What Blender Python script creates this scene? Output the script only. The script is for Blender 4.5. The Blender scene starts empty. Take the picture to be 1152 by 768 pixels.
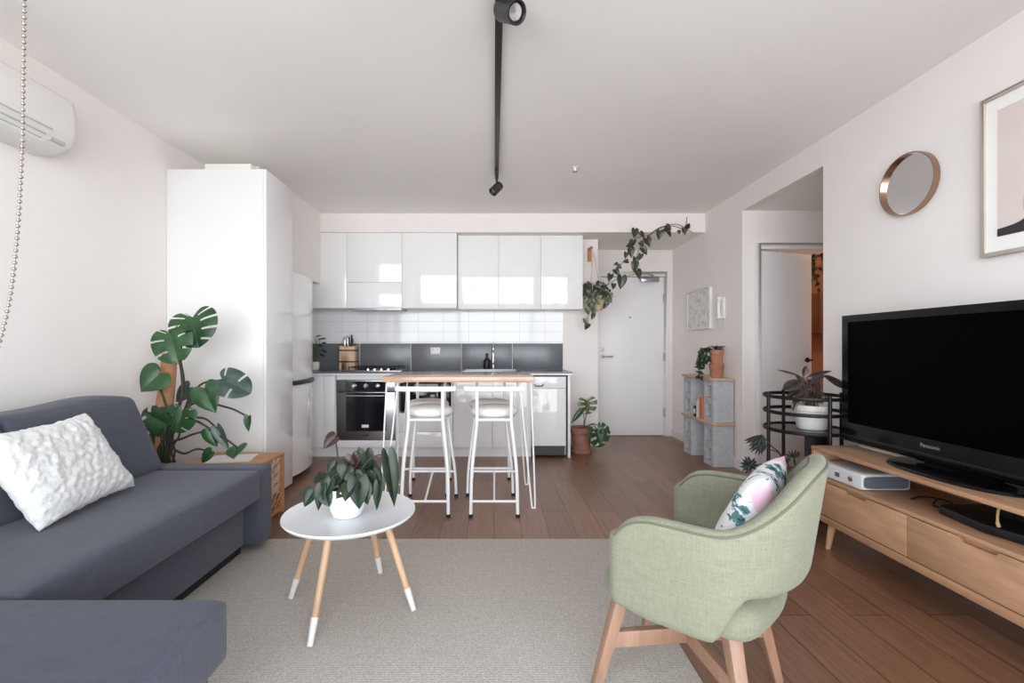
import bpy, bmesh, math, random
from mathutils import Vector, Matrix, noise
PI = math.pi
random.seed(7)
SC = bpy.context.scene
COL = SC.collection
V = Vector
CAM_H = 1.116
def W(u, v, Y):                       # a point of the room seen at (u, v) when it lies Y metres in
    return V(((u - 556) * Y / 512, Y, CAM_H - (v - 391) * Y / 512))

# ------------------------------------------------------------------ materials
MATS = {}
def _new(name):
    m = bpy.data.materials.new(name); m.use_nodes = True
    nt = m.node_tree; b = nt.nodes['Principled BSDF']
    MATS[name] = m
    return m, nt, b
def rgb(r, g, b):                     # sRGB 0-255 -> linear
    f = lambda c: (c / 255 / 12.92) if c / 255 <= .04045 else ((c / 255 + .055) / 1.055) ** 2.4
    return (f(r), f(g), f(b), 1)
def coords(nt, scale=(1, 1, 1), rot=(0, 0, 0), loc=(0, 0, 0)):
    tc = nt.nodes.new('ShaderNodeTexCoord'); mp = nt.nodes.new('ShaderNodeMapping')
    nt.links.new(tc.outputs['Object'], mp.inputs['Vector'])
    mp.inputs['Scale'].default_value = scale; mp.inputs['Rotation'].default_value = rot; mp.inputs['Location'].default_value = loc
    return mp.outputs['Vector']
def noise_tex(nt, vec, scale, detail=4, rough=.55):
    n = nt.nodes.new('ShaderNodeTexNoise'); n.inputs['Scale'].default_value = scale
    n.inputs['Detail'].default_value = detail; n.inputs['Roughness'].default_value = rough
    nt.links.new(vec, n.inputs['Vector']); return n.outputs['Fac']
def ramp(nt, fac, stops):
    r = nt.nodes.new('ShaderNodeValToRGB'); e = r.color_ramp.elements
    while len(e) < len(stops): e.new(.5)
    for i, (p, c) in enumerate(stops): e[i].position = p; e[i].color = c
    nt.links.new(fac, r.inputs['Fac']); return r.outputs['Color']
def bump(nt, b, fac, strength=.2, dist=.005):
    n = nt.nodes.new('ShaderNodeBump'); n.inputs['Strength'].default_value = strength; n.inputs['Distance'].default_value = dist
    nt.links.new(fac, n.inputs['Height']); nt.links.new(n.outputs['Normal'], b.inputs['Normal'])
def mixc(nt, a, c, fac, mode='MIX'):
    m = nt.nodes.new('ShaderNodeMix'); m.data_type = 'RGBA'; m.blend_type = mode
    if hasattr(fac, 'links') or hasattr(fac, 'is_linked'): nt.links.new(fac, m.inputs[0])
    else: m.inputs[0].default_value = fac
    for k, x in ((6, a), (7, c)):
        if isinstance(x, tuple): m.inputs[k].default_value = x
        else: nt.links.new(x, m.inputs[k])
    return m.outputs[2]
def plain(name, col, rough=.5, metal=0, spec=.5, var=.04, scale=6, bmp=0, bscale=200, coat=0):
    m, nt, b = _new(name)
    c2 = tuple(x * (1 - var) for x in col[:3]) + (1,); c1 = tuple(min(1, x * (1 + var)) for x in col[:3]) + (1,)
    vec = coords(nt)
    nt.links.new(ramp(nt, noise_tex(nt, vec, scale), [(.3, c2), (.7, c1)]), b.inputs['Base Color'])
    b.inputs['Roughness'].default_value = rough; b.inputs['Metallic'].default_value = metal
    b.inputs['Specular IOR Level'].default_value = spec
    if coat: b.inputs['Coat Weight'].default_value = coat; b.inputs['Coat Roughness'].default_value = .03
    if bmp: bump(nt, b, noise_tex(nt, vec, bscale, 3), bmp, .002)
    return m
def wood(name, dark, light, stretch=(12, 1, 12), rough=.45, sc=6):
    m, nt, b = _new(name)
    vec = coords(nt, stretch)
    f1 = noise_tex(nt, vec, sc * .5, 6, .65)
    f2 = noise_tex(nt, coords(nt, tuple(s * .4 for s in stretch)), sc * .22, 3)
    c = ramp(nt, f1, [(.25, dark), (.75, light)])
    c = mixc(nt, c, ramp(nt, f2, [(.35, (.72, .68, .62, 1)), (.65, (1, 1, 1, 1))]), .5, 'MULTIPLY')
    nt.links.new(c, b.inputs['Base Color']); b.inputs['Roughness'].default_value = rough
    bump(nt, b, f1, .08, .002)
    return m
def fabric(name, c1, c2, scale=420, streak=(90, 8), rough=.9, bmp=.35):
    m, nt, b = _new(name)
    vec = coords(nt)
    h = noise_tex(nt, coords(nt, (streak[1], streak[1], streak[0])), 3, 4)
    w = noise_tex(nt, coords(nt, (streak[0], streak[0], streak[1])), 3, 4)
    f = noise_tex(nt, vec, scale, 2)
    c = mixc(nt, ramp(nt, h, [(.3, c1), (.7, c2)]), ramp(nt, w, [(.3, c1), (.7, c2)]), .5)
    c = mixc(nt, c, ramp(nt, f, [(.3, tuple(x * .82 for x in c1[:3]) + (1,)), (.7, c2)]), .4)
    nt.links.new(c, b.inputs['Base Color']); b.inputs['Roughness'].default_value = rough
    b.inputs['Specular IOR Level'].default_value = .25
    b.inputs['Sheen Weight'].default_value = .15
    bump(nt, b, f, bmp, .002)
    return m
def leafmat(name, dark, light, rough=.35, scale=14):
    m, nt, b = _new(name)
    f = noise_tex(nt, coords(nt), scale, 4)
    nt.links.new(ramp(nt, f, [(.3, dark), (.72, light)]), b.inputs['Base Color'])
    b.inputs['Roughness'].default_value = rough
    return m

plain('wall_paint', rgb(236, 231, 228), .85, var=.012, bmp=.05, bscale=300)
plain('ceiling_paint', rgb(243, 240, 238), .9, var=.02, scale=1.2)
plain('gloss_white', rgb(237, 236, 236), .07, var=.006, spec=.5)
plain('satin_white', rgb(229, 228, 228), .3, var=.01)
plain('door_white', rgb(237, 236, 236), .35, var=.01)
plain('white_plastic', rgb(228, 227, 224), .35, var=.015)
plain('white_metal', rgb(236, 236, 236), .3, var=.01)
plain('white_vinyl', rgb(228, 227, 225), .55, var=.02, bmp=.1)
plain('table_white', rgb(233, 234, 236), .25, var=.01)
plain('white_ceramic', rgb(232, 233, 234), .22, var=.015)
plain('stainless', rgb(165, 166, 170), .28, 1, var=.05, scale=3)
plain('chrome', rgb(215, 216, 220), .1, 1, var=.02)
plain('copper', rgb(176, 142, 122), .2, 1, var=.05)
plain('black_metal', rgb(13, 12, 13), .45, spec=.3, var=.15)
plain('dark_track', rgb(42, 41, 42), .4, var=.08)
plain('black_gloss', rgb(6, 6, 7), .14, spec=.3, var=.1)
plain('black_screen', rgb(1, 1, 1), .4, spec=.03, var=.1)
plain('oven_glass', rgb(20, 23, 30), .08, var=.1)
plain('black_plastic', rgb(16, 16, 18), .45, var=.15)
plain('rubber_black', rgb(24, 24, 24), .8, var=.1)
plain('bench_grey', rgb(104, 106, 112), .25, var=.06, scale=40)
plain('grout', rgb(210, 210, 210), .8, var=.03)
plain('concrete', rgb(182, 184, 188), .95, var=.1, scale=20, bmp=.6, bscale=160)
plain('terracotta', rgb(172, 118, 94), .8, var=.1, scale=18, bmp=.15, bscale=90)
plain('terracotta_worn', rgb(140, 98, 82), .85, var=.2, scale=12, bmp=.15, bscale=90)
plain('soil', rgb(52, 40, 33), 1, var=.4, scale=60, bmp=.8, bscale=120)
plain('coir', rgb(186, 136, 104), 1, var=.15, scale=50, bmp=.9, bscale=180)
plain('leather_tan', rgb(180, 130, 96), .6, var=.12)
plain('cord_pink', rgb(222, 200, 190), .9, var=.05)
plain('basket', rgb(200, 176, 140), .95, var=.2, scale=60, bmp=.8, bscale=150)
plain('console_white', rgb(214, 215, 216), .35, var=.02)
plain('console_grey', rgb(92, 97, 106), .5, var=.06)
plain('frame_greige', rgb(186, 176, 166), .5, var=.06)
plain('mat_board', rgb(238, 237, 234), .85, var=.005)
plain('print_pale', rgb(216, 204, 200), .85, var=.02)
plain('print_tan', rgb(200, 172, 156), .85, var=.03)
plain('print_brown', rgb(118, 88, 84), .85, var=.08)
plain('print_dark', rgb(52, 46, 50), .85, var=.05)
plain('stem_green', rgb(74, 92, 56), .6, var=.15)
plain('stem_dark', rgb(58, 50, 40), .7, var=.2)
plain('stem_brown', rgb(102, 78, 58), .8, var=.2)
plain('book_white', rgb(226, 222, 216), .6, var=.03)
plain('book_pink', rgb(214, 172, 158), .6, var=.03)
plain('book_red', rgb(178, 74, 58), .6, var=.05)
plain('book_orange', rgb(214, 128, 92), .6, var=.04)
plain('book_black', rgb(32, 31, 33), .6, var=.08)
plain('paper', rgb(234, 232, 226), .8, var=.02)
plain('knife_steel', rgb(206, 208, 210), .2, 1, var=.04)
plain('bedroom_paint', rgb(170, 124, 96), .85, var=.04)
plain('bedroom_dark', rgb(112, 74, 56), .6, var=.12)
plain('bead_metal', rgb(136, 126, 116), .35, .8, var=.1)
plain('cable_white', rgb(220, 216, 200), .6, var=.03)
plain('tag_yellow', rgb(176, 150, 104), .6, var=.05)
plain('bounce_slab', rgb(190, 186, 180), .9, var=.06, scale=10)
plain('window_alu', rgb(60, 60, 62), .4, .4, var=.05)
plain('trim_paint', rgb(230, 227, 225), .5, var=.01)
plain('piping_green', rgb(104, 108, 88), .9, var=.06)
plain('sofa_plinth', rgb(14, 14, 16), .9, var=.1)
plain('ac_white', rgb(226, 222, 219), .4, var=.01)
plain('grey_and_slot_shade', rgb(182, 180, 179), .5, var=.03)  # grey of hinges and switches; also painted slot shade on the air conditioner
wood('oak', rgb(172, 122, 82), rgb(208, 160, 116), (1.2, 9, 9), .42)
wood('oak_v', rgb(172, 128, 98), rgb(206, 166, 132), (9, 9, 1.2), .42)
wood('chair_wood', rgb(150, 114, 94), rgb(180, 144, 122), (9, 9, 1.2), .4)
wood('beech', rgb(198, 158, 124), rgb(222, 188, 156), (10, 10, 1.2), .45)
wood('bar_wood', rgb(178, 140, 118), rgb(214, 182, 160), (1.2, 10, 10), .16)
wood('shelf_ply', rgb(182, 150, 122), rgb(214, 186, 158), (10, 1.2, 10), .5)
wood('block_wood', rgb(196, 158, 126), rgb(222, 190, 158), (10, 10, 1.5), .5)
wood('crate_wood', rgb(184, 122, 78), rgb(214, 158, 112), (1.5, 9, 9), .5)
fabric('sofa_fabric', rgb(64, 66, 76), rgb(88, 90, 102), 380, (60, 7))
fabric('chair_fabric', rgb(120, 121, 101), rgb(152, 151, 130), 420, (70, 7))
leafmat('leaf_monstera', rgb(25, 55, 30), rgb(52, 92, 49))
leafmat('leaf_silver', rgb(36, 52, 46), rgb(76, 92, 84))
leafmat('leaf_dark', rgb(14, 28, 19), rgb(34, 56, 34), .42)
leafmat('leaf_red', rgb(44, 24, 26), rgb(66, 38, 38))
leafmat('leaf_burgundy', rgb(24, 25, 22), rgb(62, 50, 44), .4)
leafmat('leaf_vine', rgb(34, 39, 29), rgb(66, 71, 48))
leafmat('leaf_pale', rgb(62, 78, 48), rgb(104, 116, 78))
leafmat('leaf_small', rgb(28, 42, 27), rgb(62, 76, 48))
leafmat('leaf_black', rgb(14, 19, 16), rgb(28, 34, 26), .6)

def mk_floor():
    m, nt, b = _new('floor_boards')
    tc = nt.nodes.new('ShaderNodeTexCoord')
    sep = nt.nodes.new('ShaderNodeSeparateXYZ'); com = nt.nodes.new('ShaderNodeCombineXYZ')
    nt.links.new(tc.outputs['Object'], sep.inputs[0])
    nt.links.new(sep.outputs['Y'], com.inputs['X']); nt.links.new(sep.outputs['X'], com.inputs['Y'])
    br = nt.nodes.new('ShaderNodeTexBrick'); nt.links.new(com.outputs[0], br.inputs['Vector'])
    br.offset = .37; br.offset_frequency = 2
    br.inputs['Scale'].default_value = 1; br.inputs['Brick Width'].default_value = 1.9; br.inputs['Row Height'].default_value = .165
    br.inputs['Mortar Size'].default_value = .0022; br.inputs['Mortar Smooth'].default_value = .1
    br.inputs['Color1'].default_value = rgb(156, 112, 84); br.inputs['Color2'].default_value = rgb(132, 90, 65); br.inputs['Mortar'].default_value = rgb(52, 34, 24)
    g = noise_tex(nt, coords(nt, (16, 1.1, 1)), 3, 7, .65)
    c = mixc(nt, br.outputs['Color'], ramp(nt, g, [(.25, rgb(150, 138, 130)), (.75, (1, 1, 1, 1))]), .75, 'MULTIPLY')
    nt.links.new(c, b.inputs['Base Color'])
    b.inputs['Roughness'].default_value = .36; b.inputs['Specular IOR Level'].default_value = .95
    bump(nt, b, g, .06, .002)
mk_floor()
def mk_rug():
    m, nt, b = _new('rug_weave')
    f = noise_tex(nt, coords(nt), 260, 3, .7)
    wv = nt.nodes.new('ShaderNodeTexWave'); wv.inputs['Scale'].default_value = 28; wv.inputs['Distortion'].default_value = 5; wv.inputs['Detail'].default_value = 2
    wv.bands_direction = 'Y'; wv.inputs['Detail Scale'].default_value = 6
    nt.links.new(coords(nt), wv.inputs['Vector'])
    c = ramp(nt, f, [(.3, rgb(180, 173, 166)), (.7, rgb(232, 225, 216))])
    c = mixc(nt, c, ramp(nt, wv.outputs['Fac'], [(.0, rgb(214, 210, 206)), (.8, (1, 1, 1, 1))]), .7, 'MULTIPLY')
    nt.links.new(c, b.inputs['Base Color']); b.inputs['Roughness'].default_value = 1; b.inputs['Specular IOR Level'].default_value = .1
    bump(nt, b, f, .8, .004)
mk_rug()
def mk_tiles():
    m, nt, b = _new('wall_tiles')
    tc = nt.nodes.new('ShaderNodeTexCoord')
    sep = nt.nodes.new('ShaderNodeSeparateXYZ'); com = nt.nodes.new('ShaderNodeCombineXYZ')
    nt.links.new(tc.outputs['Object'], sep.inputs[0])
    nt.links.new(sep.outputs['X'], com.inputs['X']); nt.links.new(sep.outputs['Z'], com.inputs['Y'])
    br = nt.nodes.new('ShaderNodeTexBrick'); nt.links.new(com.outputs[0], br.inputs['Vector'])
    br.offset = 0; br.inputs['Scale'].default_value = 1; br.inputs['Brick Width'].default_value = .289; br.inputs['Row Height'].default_value = .118
    br.inputs['Mortar Size'].default_value = .002
    br.inputs['Color1'].default_value = rgb(232, 233, 234); br.inputs['Color2'].default_value = rgb(228, 229, 231); br.inputs['Mortar'].default_value = rgb(196, 197, 199)
    nt.links.new(br.outputs['Color'], b.inputs['Base Color']); b.inputs['Roughness'].default_value = .07
    n = nt.nodes.new('ShaderNodeBump'); n.invert = True; n.inputs['Strength'].default_value = .4; n.inputs['Distance'].default_value = .002
    nt.links.new(br.outputs['Fac'], n.inputs['Height']); nt.links.new(n.outputs['Normal'], b.inputs['Normal'])
mk_tiles()
def mk_glass():
    m, nt, b = _new('pane_glass')
    out = nt.nodes['Material Output']
    t = nt.nodes.new('ShaderNodeBsdfTransparent'); g = nt.nodes.new('ShaderNodeBsdfGlossy'); g.inputs['Roughness'].default_value = .02
    fr = nt.nodes.new('ShaderNodeFresnel'); fr.inputs['IOR'].default_value = 1.45
    mx = nt.nodes.new('ShaderNodeMixShader')
    nt.links.new(fr.outputs[0], mx.inputs[0]); nt.links.new(t.outputs[0], mx.inputs[1]); nt.links.new(g.outputs[0], mx.inputs[2])
    nt.links.new(mx.outputs[0], out.inputs['Surface'])
mk_glass()
def mk_mirror():
    m, nt, b = _new('mirror_glass'); b.inputs['Base Color'].default_value = (.86, .86, .86, 1); b.inputs['Metallic'].default_value = 1; b.inputs['Roughness'].default_value = .02
mk_mirror()
def mk_fluffy():
    m, nt, b = _new('fluffy_white')
    f = noise_tex(nt, coords(nt), 55, 5, .7)
    nt.links.new(ramp(nt, f, [(.25, rgb(204, 203, 201)), (.6, rgb(226, 226, 225))]), b.inputs['Base Color'])
    b.inputs['Roughness'].default_value = 1; b.inputs['Sheen Weight'].default_value = .4; b.inputs['Specular IOR Level'].default_value = .1
    bump(nt, b, f, .5, .01)
mk_fluffy()
def mk_floral():
    m, nt, b = _new('floral_print')
    vec = coords(nt, (7, 3.2, 7), (0, .6, .5))
    f = noise_tex(nt, vec, 2.6, 5, .6)
    c = ramp(nt, f, [(.0, rgb(52, 66, 96)), (.38, rgb(86, 132, 134)), (.44, rgb(234, 232, 232)), (.56, rgb(236, 234, 234)), (.6, rgb(66, 112, 118)), (.66, rgb(230, 228, 230))])
    for e in [c.node]: e.color_ramp.interpolation = 'CONSTANT'
    f2 = noise_tex(nt, coords(nt, (1, 1, 1), (0, 0, 0), (.1, .32, .25)), 7, 2)
    pk = ramp(nt, f2, [(.62, (0, 0, 0, 1)), (.64, (1, 1, 1, 1))])
    c = mixc(nt, c, rgb(232, 190, 208), pk)
    nt.links.new(c, b.inputs['Base Color']); b.inputs['Roughness'].default_value = .9
mk_floral()
def mk_sketch():
    m, nt, b = _new('pale_sketch')
    f = noise_tex(nt, coords(nt, (1, 9, 9)), 1.6, 6, .75)
    c = ramp(nt, f, [(.34, rgb(150, 148, 146)), (.42, rgb(206, 202, 198)), (.5, rgb(228, 224, 220))])
    nt.links.new(c, b.inputs['Base Color']); b.inputs['Roughness'].default_value = .5
mk_sketch()
def mk_emit(name, col, s):
    m, nt, b = _new(name); b.inputs['Base Color'].default_value = col
    b.inputs['Emission Color'].default_value = col; b.inputs['Emission Strength'].default_value = s
mk_emit('bulb_warm', (1, .76, .55, 1), 220)

# ------------------------------------------------------------------ mesh building
HEART = [(0, 0, 0), (.30, -.19, .01), (.66, -.20, .05), (.94, -.04, .12), (1.0, .17, .25), (.88, .40, .42), (.62, .64, .61), (.27, .85, .80), (0, 1.0, 1.0)]
ROUND = [(0, 0, 0), (.30, -.2, .01), (.68, -.22, .05), (.97, -.06, .12), (1.06, .19, .25), (1.0, .47, .42), (.78, .74, .61), (.40, .92, .80), (0, 1, 1)]
LANCE = [(0, 0, 0), (.40, .08, .04), (.80, .24, .14), (1.0, .43, .30), (.95, .60, .47), (.68, .78, .66), (.34, .91, .83), (0, 1, 1)]
def sample(P, q):
    n = len(P) - 1; f = min(n - 1e-6, q * n); i = int(f); t = f - i
    a = P[max(0, i - 1)]; b = P[i]; c = P[i + 1]; d = P[min(n, i + 2)]
    return tuple(.5 * (2 * b[k] + (c[k] - a[k]) * t + (2 * a[k] - 5 * b[k] + 4 * c[k] - d[k]) * t * t + (3 * b[k] - a[k] - 3 * c[k] + d[k]) * t ** 3) for k in range(3))
class MB:
    def __init__(s): s.v = []; s.f = []
    def box(s, x0, x1, y0, y1, z0, z1):
        b = len(s.v)
        s.v += [V((x, y, z)) for z in (z0, z1) for y in (y0, y1) for x in (x0, x1)]
        s.f += [tuple(b + i for i in q) for q in ((0, 2, 3, 1), (4, 5, 7, 6), (0, 1, 5, 4), (2, 6, 7, 3), (0, 4, 6, 2), (1, 3, 7, 5))]
        return s
    def grid(s, fn, nu, nv, cu=False, cv=False):
        b = len(s.v)
        NU = nu if cu else nu + 1; NV = nv if cv else nv + 1
        for i in range(NU):
            for j in range(NV): s.v.append(V(fn(i / nu, j / nv)))
        for i in range(nu):
            for j in range(nv):
                i2 = (i + 1) % NU; j2 = (j + 1) % NV
                s.f.append((b + i * NV + j, b + i2 * NV + j, b + i2 * NV + j2, b + i * NV + j2))
        return s
    def tube(s, pts, r, seg=10, closed=False, caps=True):
        pts = [V(p) for p in pts]; n = len(pts)
        rs = r if isinstance(r, (list, tuple)) else [r] * n
        b = len(s.v); up = None
        for i in range(n):
            if closed: t = pts[(i + 1) % n] - pts[i - 1]
            else: t = pts[min(i + 1, n - 1)] - pts[max(i - 1, 0)]
            t.normalize()
            if up is None:
                up = t.orthogonal().normalized()
            up = (up - t * up.dot(t))
            if up.length < 1e-6: up = t.orthogonal()
            up.normalize(); sd = t.cross(up)
            for k in range(seg):
                a = 2 * PI * k / seg
                s.v.append(pts[i] + (up * math.cos(a) + sd * math.sin(a)) * rs[i])
        for i in range(n if closed else n - 1):
            i2 = (i + 1) % n
            for k in range(seg):
                k2 = (k + 1) % seg
                s.f.append((b + i * seg + k, b + i * seg + k2, b + i2 * seg + k2, b + i2 * seg + k))
        if caps and not closed:
            s.f.append(tuple(b + k for k in range(seg))[::-1]); s.f.append(tuple(b + (n - 1) * seg + k for k in range(seg)))
        return s
    def lathe(s, prof, c=(0, 0, 0), seg=32, caps=True, axis='z'):
        c = V(c); b = len(s.v); n = len(prof)
        for r, z in prof:
            for k in range(seg):
                a = 2 * PI * k / seg
                p = (r * math.cos(a), r * math.sin(a), z)
                if axis == 'x': p = (z, p[0], p[1])
                if axis == 'y': p = (p[0], z, p[1])
                s.v.append(c + V(p))
        for i in range(n - 1):
            for k in range(seg):
                k2 = (k + 1) % seg
                s.f.append((b + i * seg + k, b + i * seg + k2, b + (i + 1) * seg + k2, b + (i + 1) * seg + k))
        if caps:
            s.f.append(tuple(b + k for k in range(seg))[::-1]); s.f.append(tuple(b + (n - 1) * seg + k for k in range(seg)))
        return s
    def prism(s, outline, a0, a1, axis='z'):
        b = len(s.v); n = len(outline)
        for a in (a0, a1):
            for p, q in outline:
                s.v.append(V({'z': (p, q, a), 'x': (a, p, q), 'y': (p, a, q)}[axis]))
        s.f.append(tuple(b + i for i in range(n))[::-1]); s.f.append(tuple(b + n + i for i in range(n)))
        for i in range(n):
            j = (i + 1) % n; s.f.append((b + i, b + j, b + n + j, b + n + i))
        return s
    def beam(s, p, q, w0, h0, w1=None, h1=None, up=(0, 0, 1)):
        p = V(p); q = V(q); w1 = w1 or w0; h1 = h1 or h0
        t = (q - p).normalized(); sd = t.cross(V(up)).normalized(); u2 = sd.cross(t)
        b = len(s.v)
        for c, w, h in ((p, w0, h0), (q, w1, h1)):
            s.v += [c + sd * (x * w / 2) + u2 * (y * h / 2) for x, y in ((-1, -1), (1, -1), (1, 1), (-1, 1))]
        s.f += [tuple(b + i for i in f) for f in ((3, 2, 1, 0), (4, 5, 6, 7), (0, 1, 5, 4), (1, 2, 6, 5), (2, 3, 7, 6), (3, 0, 4, 7))]
        return s
    def rbox(s, x0, x1, y0, y1, z0, z1, r=.04, n=10, bulge=0, fn=None):
        c = V(((x0 + x1) / 2, (y0 + y1) / 2, (z0 + z1) / 2)); h = V(((x1 - x0) / 2, (y1 - y0) / 2, (z1 - z0) / 2))
        bm = bmesh.new(); bmesh.ops.create_cube(bm, size=2)
        bmesh.ops.subdivide_edges(bm, edges=bm.edges[:], cuts=n, use_grid_fill=True)
        b = len(s.v)
        warp = lambda t: math.copysign(1 - (1 - abs(t)) ** 1.6, t)
        bm.verts.ensure_lookup_table()
        for vt in bm.verts:
            q = V([warp(vt.co[i]) for i in range(3)])
            p = V([q[i] * h[i] for i in range(3)])
            inner = V([max(-(h[i] - r), min(h[i] - r, p[i])) for i in range(3)])
            d = p - inner
            if d.length > 1e-9:
                p = inner + d.normalized() * r
            if bulge:
                for i in range(3):
                    j, k = [a for a in range(3) if a != i]
                    p[i] += math.copysign(1, q[i]) * bulge * max(0, 1 - q[j] ** 2) * max(0, 1 - q[k] ** 2) * abs(q[i]) ** 3
            p = c + p
            s.v.append(V(fn(p)) if fn else p)
        bm.verts.index_update()
        s.f += [tuple(b + v.index for v in f.verts) for f in bm.faces]
        bm.free(); return s
    def sphere(s, c, r, seg=12, rings=8):
        c = V(c)
        prof = [(max(1e-4, r * math.sin(PI * i / rings)), -r * math.cos(PI * i / rings)) for i in range(rings + 1)]
        return s.lathe(prof, c, seg, caps=False)
    def leaf(s, base, tip, nrm, width, kind='heart', nt=10, ns=3, slots=0, fold=.25, droop=.12, curl=0):
        base = V(base); tip = V(tip); ax = tip - base; L = ax.length; ax.normalize()
        nrm = V(nrm); sd = ax.cross(nrm)
        if sd.length < 1e-4: sd = ax.orthogonal()
        sd.normalize(); n = sd.cross(ax).normalized(); Wd = width / 2
        if kind == 'heart': OUT = ROUND if slots else HEART
        elif kind == 'lance': OUT = LANCE
        else: OUT = HEART
        for side in (-1, 1):
            b = len(s.v)
            for i in range(nt + 1):
                x, y, t = sample(OUT, i / nt)
                mid = base + ax * (L * t) - n * (droop * L * t * t)
                edge = base + sd * (side * Wd * x) + ax * (L * y) - n * (droop * L * max(0, y) ** 2) + n * (Wd * x * (fold - curl * x))
                for j in range(ns + 1):
                    q = j / ns
                    s.v.append(mid.lerp(edge, q) + n * (.10 * Wd * math.sin(PI * q) * x))
            for i in range(nt):
                for j in range(ns):
                    if slots and j >= max(1, int(ns * .36)) and i > 1 and i < nt - 2 and (i % slots) == slots - 1: continue
                    k = b + i * (ns + 1) + j
                    q = (k, k + 1, k + ns + 2, k + ns + 1)
                    s.f.append(q if side > 0 else q[::-1])
        return s
    def build(s, name, mat, parent=None, bevel=0, seg=2, smooth=True, world=False, sharp=35, sub=0):
        off = ROOT_LOC.get(parent.name, V((0, 0, 0))) if (parent and world) else V((0, 0, 0))
        me = bpy.data.meshes.new(name)
        me.from_pydata([tuple(v - off) for v in s.v], [], s.f)
        bm = bmesh.new(); bm.from_mesh(me)
        bmesh.ops.remove_doubles(bm, verts=bm.verts, dist=1e-5)
        bmesh.ops.dissolve_degenerate(bm, dist=1e-6, edges=bm.edges)
        bmesh.ops.recalc_face_normals(bm, faces=bm.faces)
        if bevel:
            ed = [e for e in bm.edges if len(e.link_faces) == 2 and e.calc_face_angle(0) > .5]
            bmesh.ops.bevel(bm, geom=ed, offset=bevel, segments=seg, profile=.5, affect='EDGES', clamp_overlap=True)
        bm.to_mesh(me); bm.free()
        if smooth:
            me.polygons.foreach_set('use_smooth', [True] * len(me.polygons))
            me.set_sharp_from_angle(angle=math.radians(sharp))
        me.materials.append(MATS[mat])
        o = bpy.data.objects.new(name, me); COL.objects.link(o)
        if parent: o.parent = parent; ROOT_LOC[o.name] = ROOT_LOC.get(parent.name, V((0, 0, 0)))
        if sub:
            md = o.modifiers.new('sub', 'SUBSURF'); md.levels = sub; md.render_levels = sub
        return o
ROOT_LOC = {}
def tag(o, label, cat, group=None, kind=None):
    o['label'] = label; o['category'] = cat
    if group: o['group'] = group
    if kind: o['kind'] = kind
    return o
def thing(name, label, cat, loc=(0, 0, 0), rotz=0, group=None):
    o = bpy.data.objects.new(name, None); COL.objects.link(o)
    o.location = loc; o.rotation_euler = (0, 0, rotz); ROOT_LOC[o.name] = V(loc)
    o.empty_display_size = .05
    return tag(o, label, cat, group)
def copy_tree(o, parent=None):
    c = o.copy(); COL.objects.link(c)
    if parent: c.parent = parent
    for ch in list(o.children): copy_tree(ch, c)
    return c
def struct(mb, name, mat, label=None, parent=None, **k):
    o = mb.build(name, mat, parent, **k)
    if parent is None:
        o['kind'] = 'structure'
        if label: o['label'] = label
    return o
def arc(p0, p1, lift=(0, 0, 0), n=8):
    p0 = V(p0); p1 = V(p1); l = V(lift)
    return [p0.lerp(p1, i / n) + l * (4 * (i / n) * (1 - i / n)) for i in range(n + 1)]
def spline(pts, n=8):
    pts = [V(p) for p in pts]; out = []
    P = [pts[0] * 2 - pts[1]] + pts + [pts[-1] * 2 - pts[-2]]
    for i in range(1, len(P) - 2):
        a, b, c, d = P[i - 1:i + 3]
        for k in range(n):
            t = k / n
            out.append(.5 * ((2 * b) + (c - a) * t + (2 * a - 5 * b + 4 * c - d) * t * t + (3 * b - a - 3 * c + d) * t ** 3))
    out.append(pts[-1]); return out
def text_mesh(s, size, depth=.0008):
    cu = bpy.data.curves.new('lettering', 'FONT'); cu.body = s; cu.size = size; cu.extrude = depth; cu.align_x = 'CENTER'; cu.align_y = 'CENTER'
    o = bpy.data.objects.new('lettering', cu); COL.objects.link(o)
    dg = bpy.context.evaluated_depsgraph_get()
    me = bpy.data.meshes.new_from_object(o.evaluated_get(dg))
    mb = MB(); mb.v = [v.co.copy() for v in me.vertices]; mb.f = [tuple(p.vertices) for p in me.polygons]
    bpy.data.objects.remove(o); bpy.data.curves.remove(cu); bpy.data.meshes.remove(me)
    return mb

# ------------------------------------------------------------------ the setting
XL, XR, ZC = -2.285, 2.25, 2.55
YW, YB, YK, YD = .28, 4.862, 5.2, 5.75        # window wall, bulkhead, kitchen wall, entry door wall
struct(MB().box(-2.5, 4.9, YW - .02, 6.7, -.1, 0), 'floor', 'floor_boards', smooth=False)
struct(MB().box(-3.2, 3.4, -2.4, YW - .02, -.14, -.03), 'balcony_bounce_floor', 'bounce_slab', smooth=False)  # unseen balcony slab, added to bounce daylight up to the ceiling
struct(MB().box(XL - .1, XR + .1, YW, YD + .1, ZC, ZC + .1), 'ceiling', 'ceiling_paint', smooth=False)
struct(MB().box(XL - .1, XL, YW, YK + .1, 0, ZC), 'wall_left', 'wall_paint', smooth=False)
struct(MB().box(XR, XR + .1, YW, 3.113, 0, ZC).box(XR, XR + .1, 3.113, 4.13, 2.36, ZC).box(XR, XR + .1, 4.13, YD + .1, 0, ZC), 'wall_right', 'wall_paint', smooth=False)
struct(MB().box(XL, 1.184, YK, YK + .1, 0, ZC).box(1.084, 1.184, YK + .1, YD, 0, ZC), 'wall_kitchen', 'wall_paint', smooth=False)
DX0, DX1, DZ = 1.29, 2.156, 2.016
struct(MB().box(1.084, DX0, YD, YD + .1, 0, ZC).box(DX1, XR, YD, YD + .1, 0, ZC).box(DX0, DX1, YD, YD + .1, DZ, ZC), 'wall_entry', 'wall_paint', smooth=False)
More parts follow.
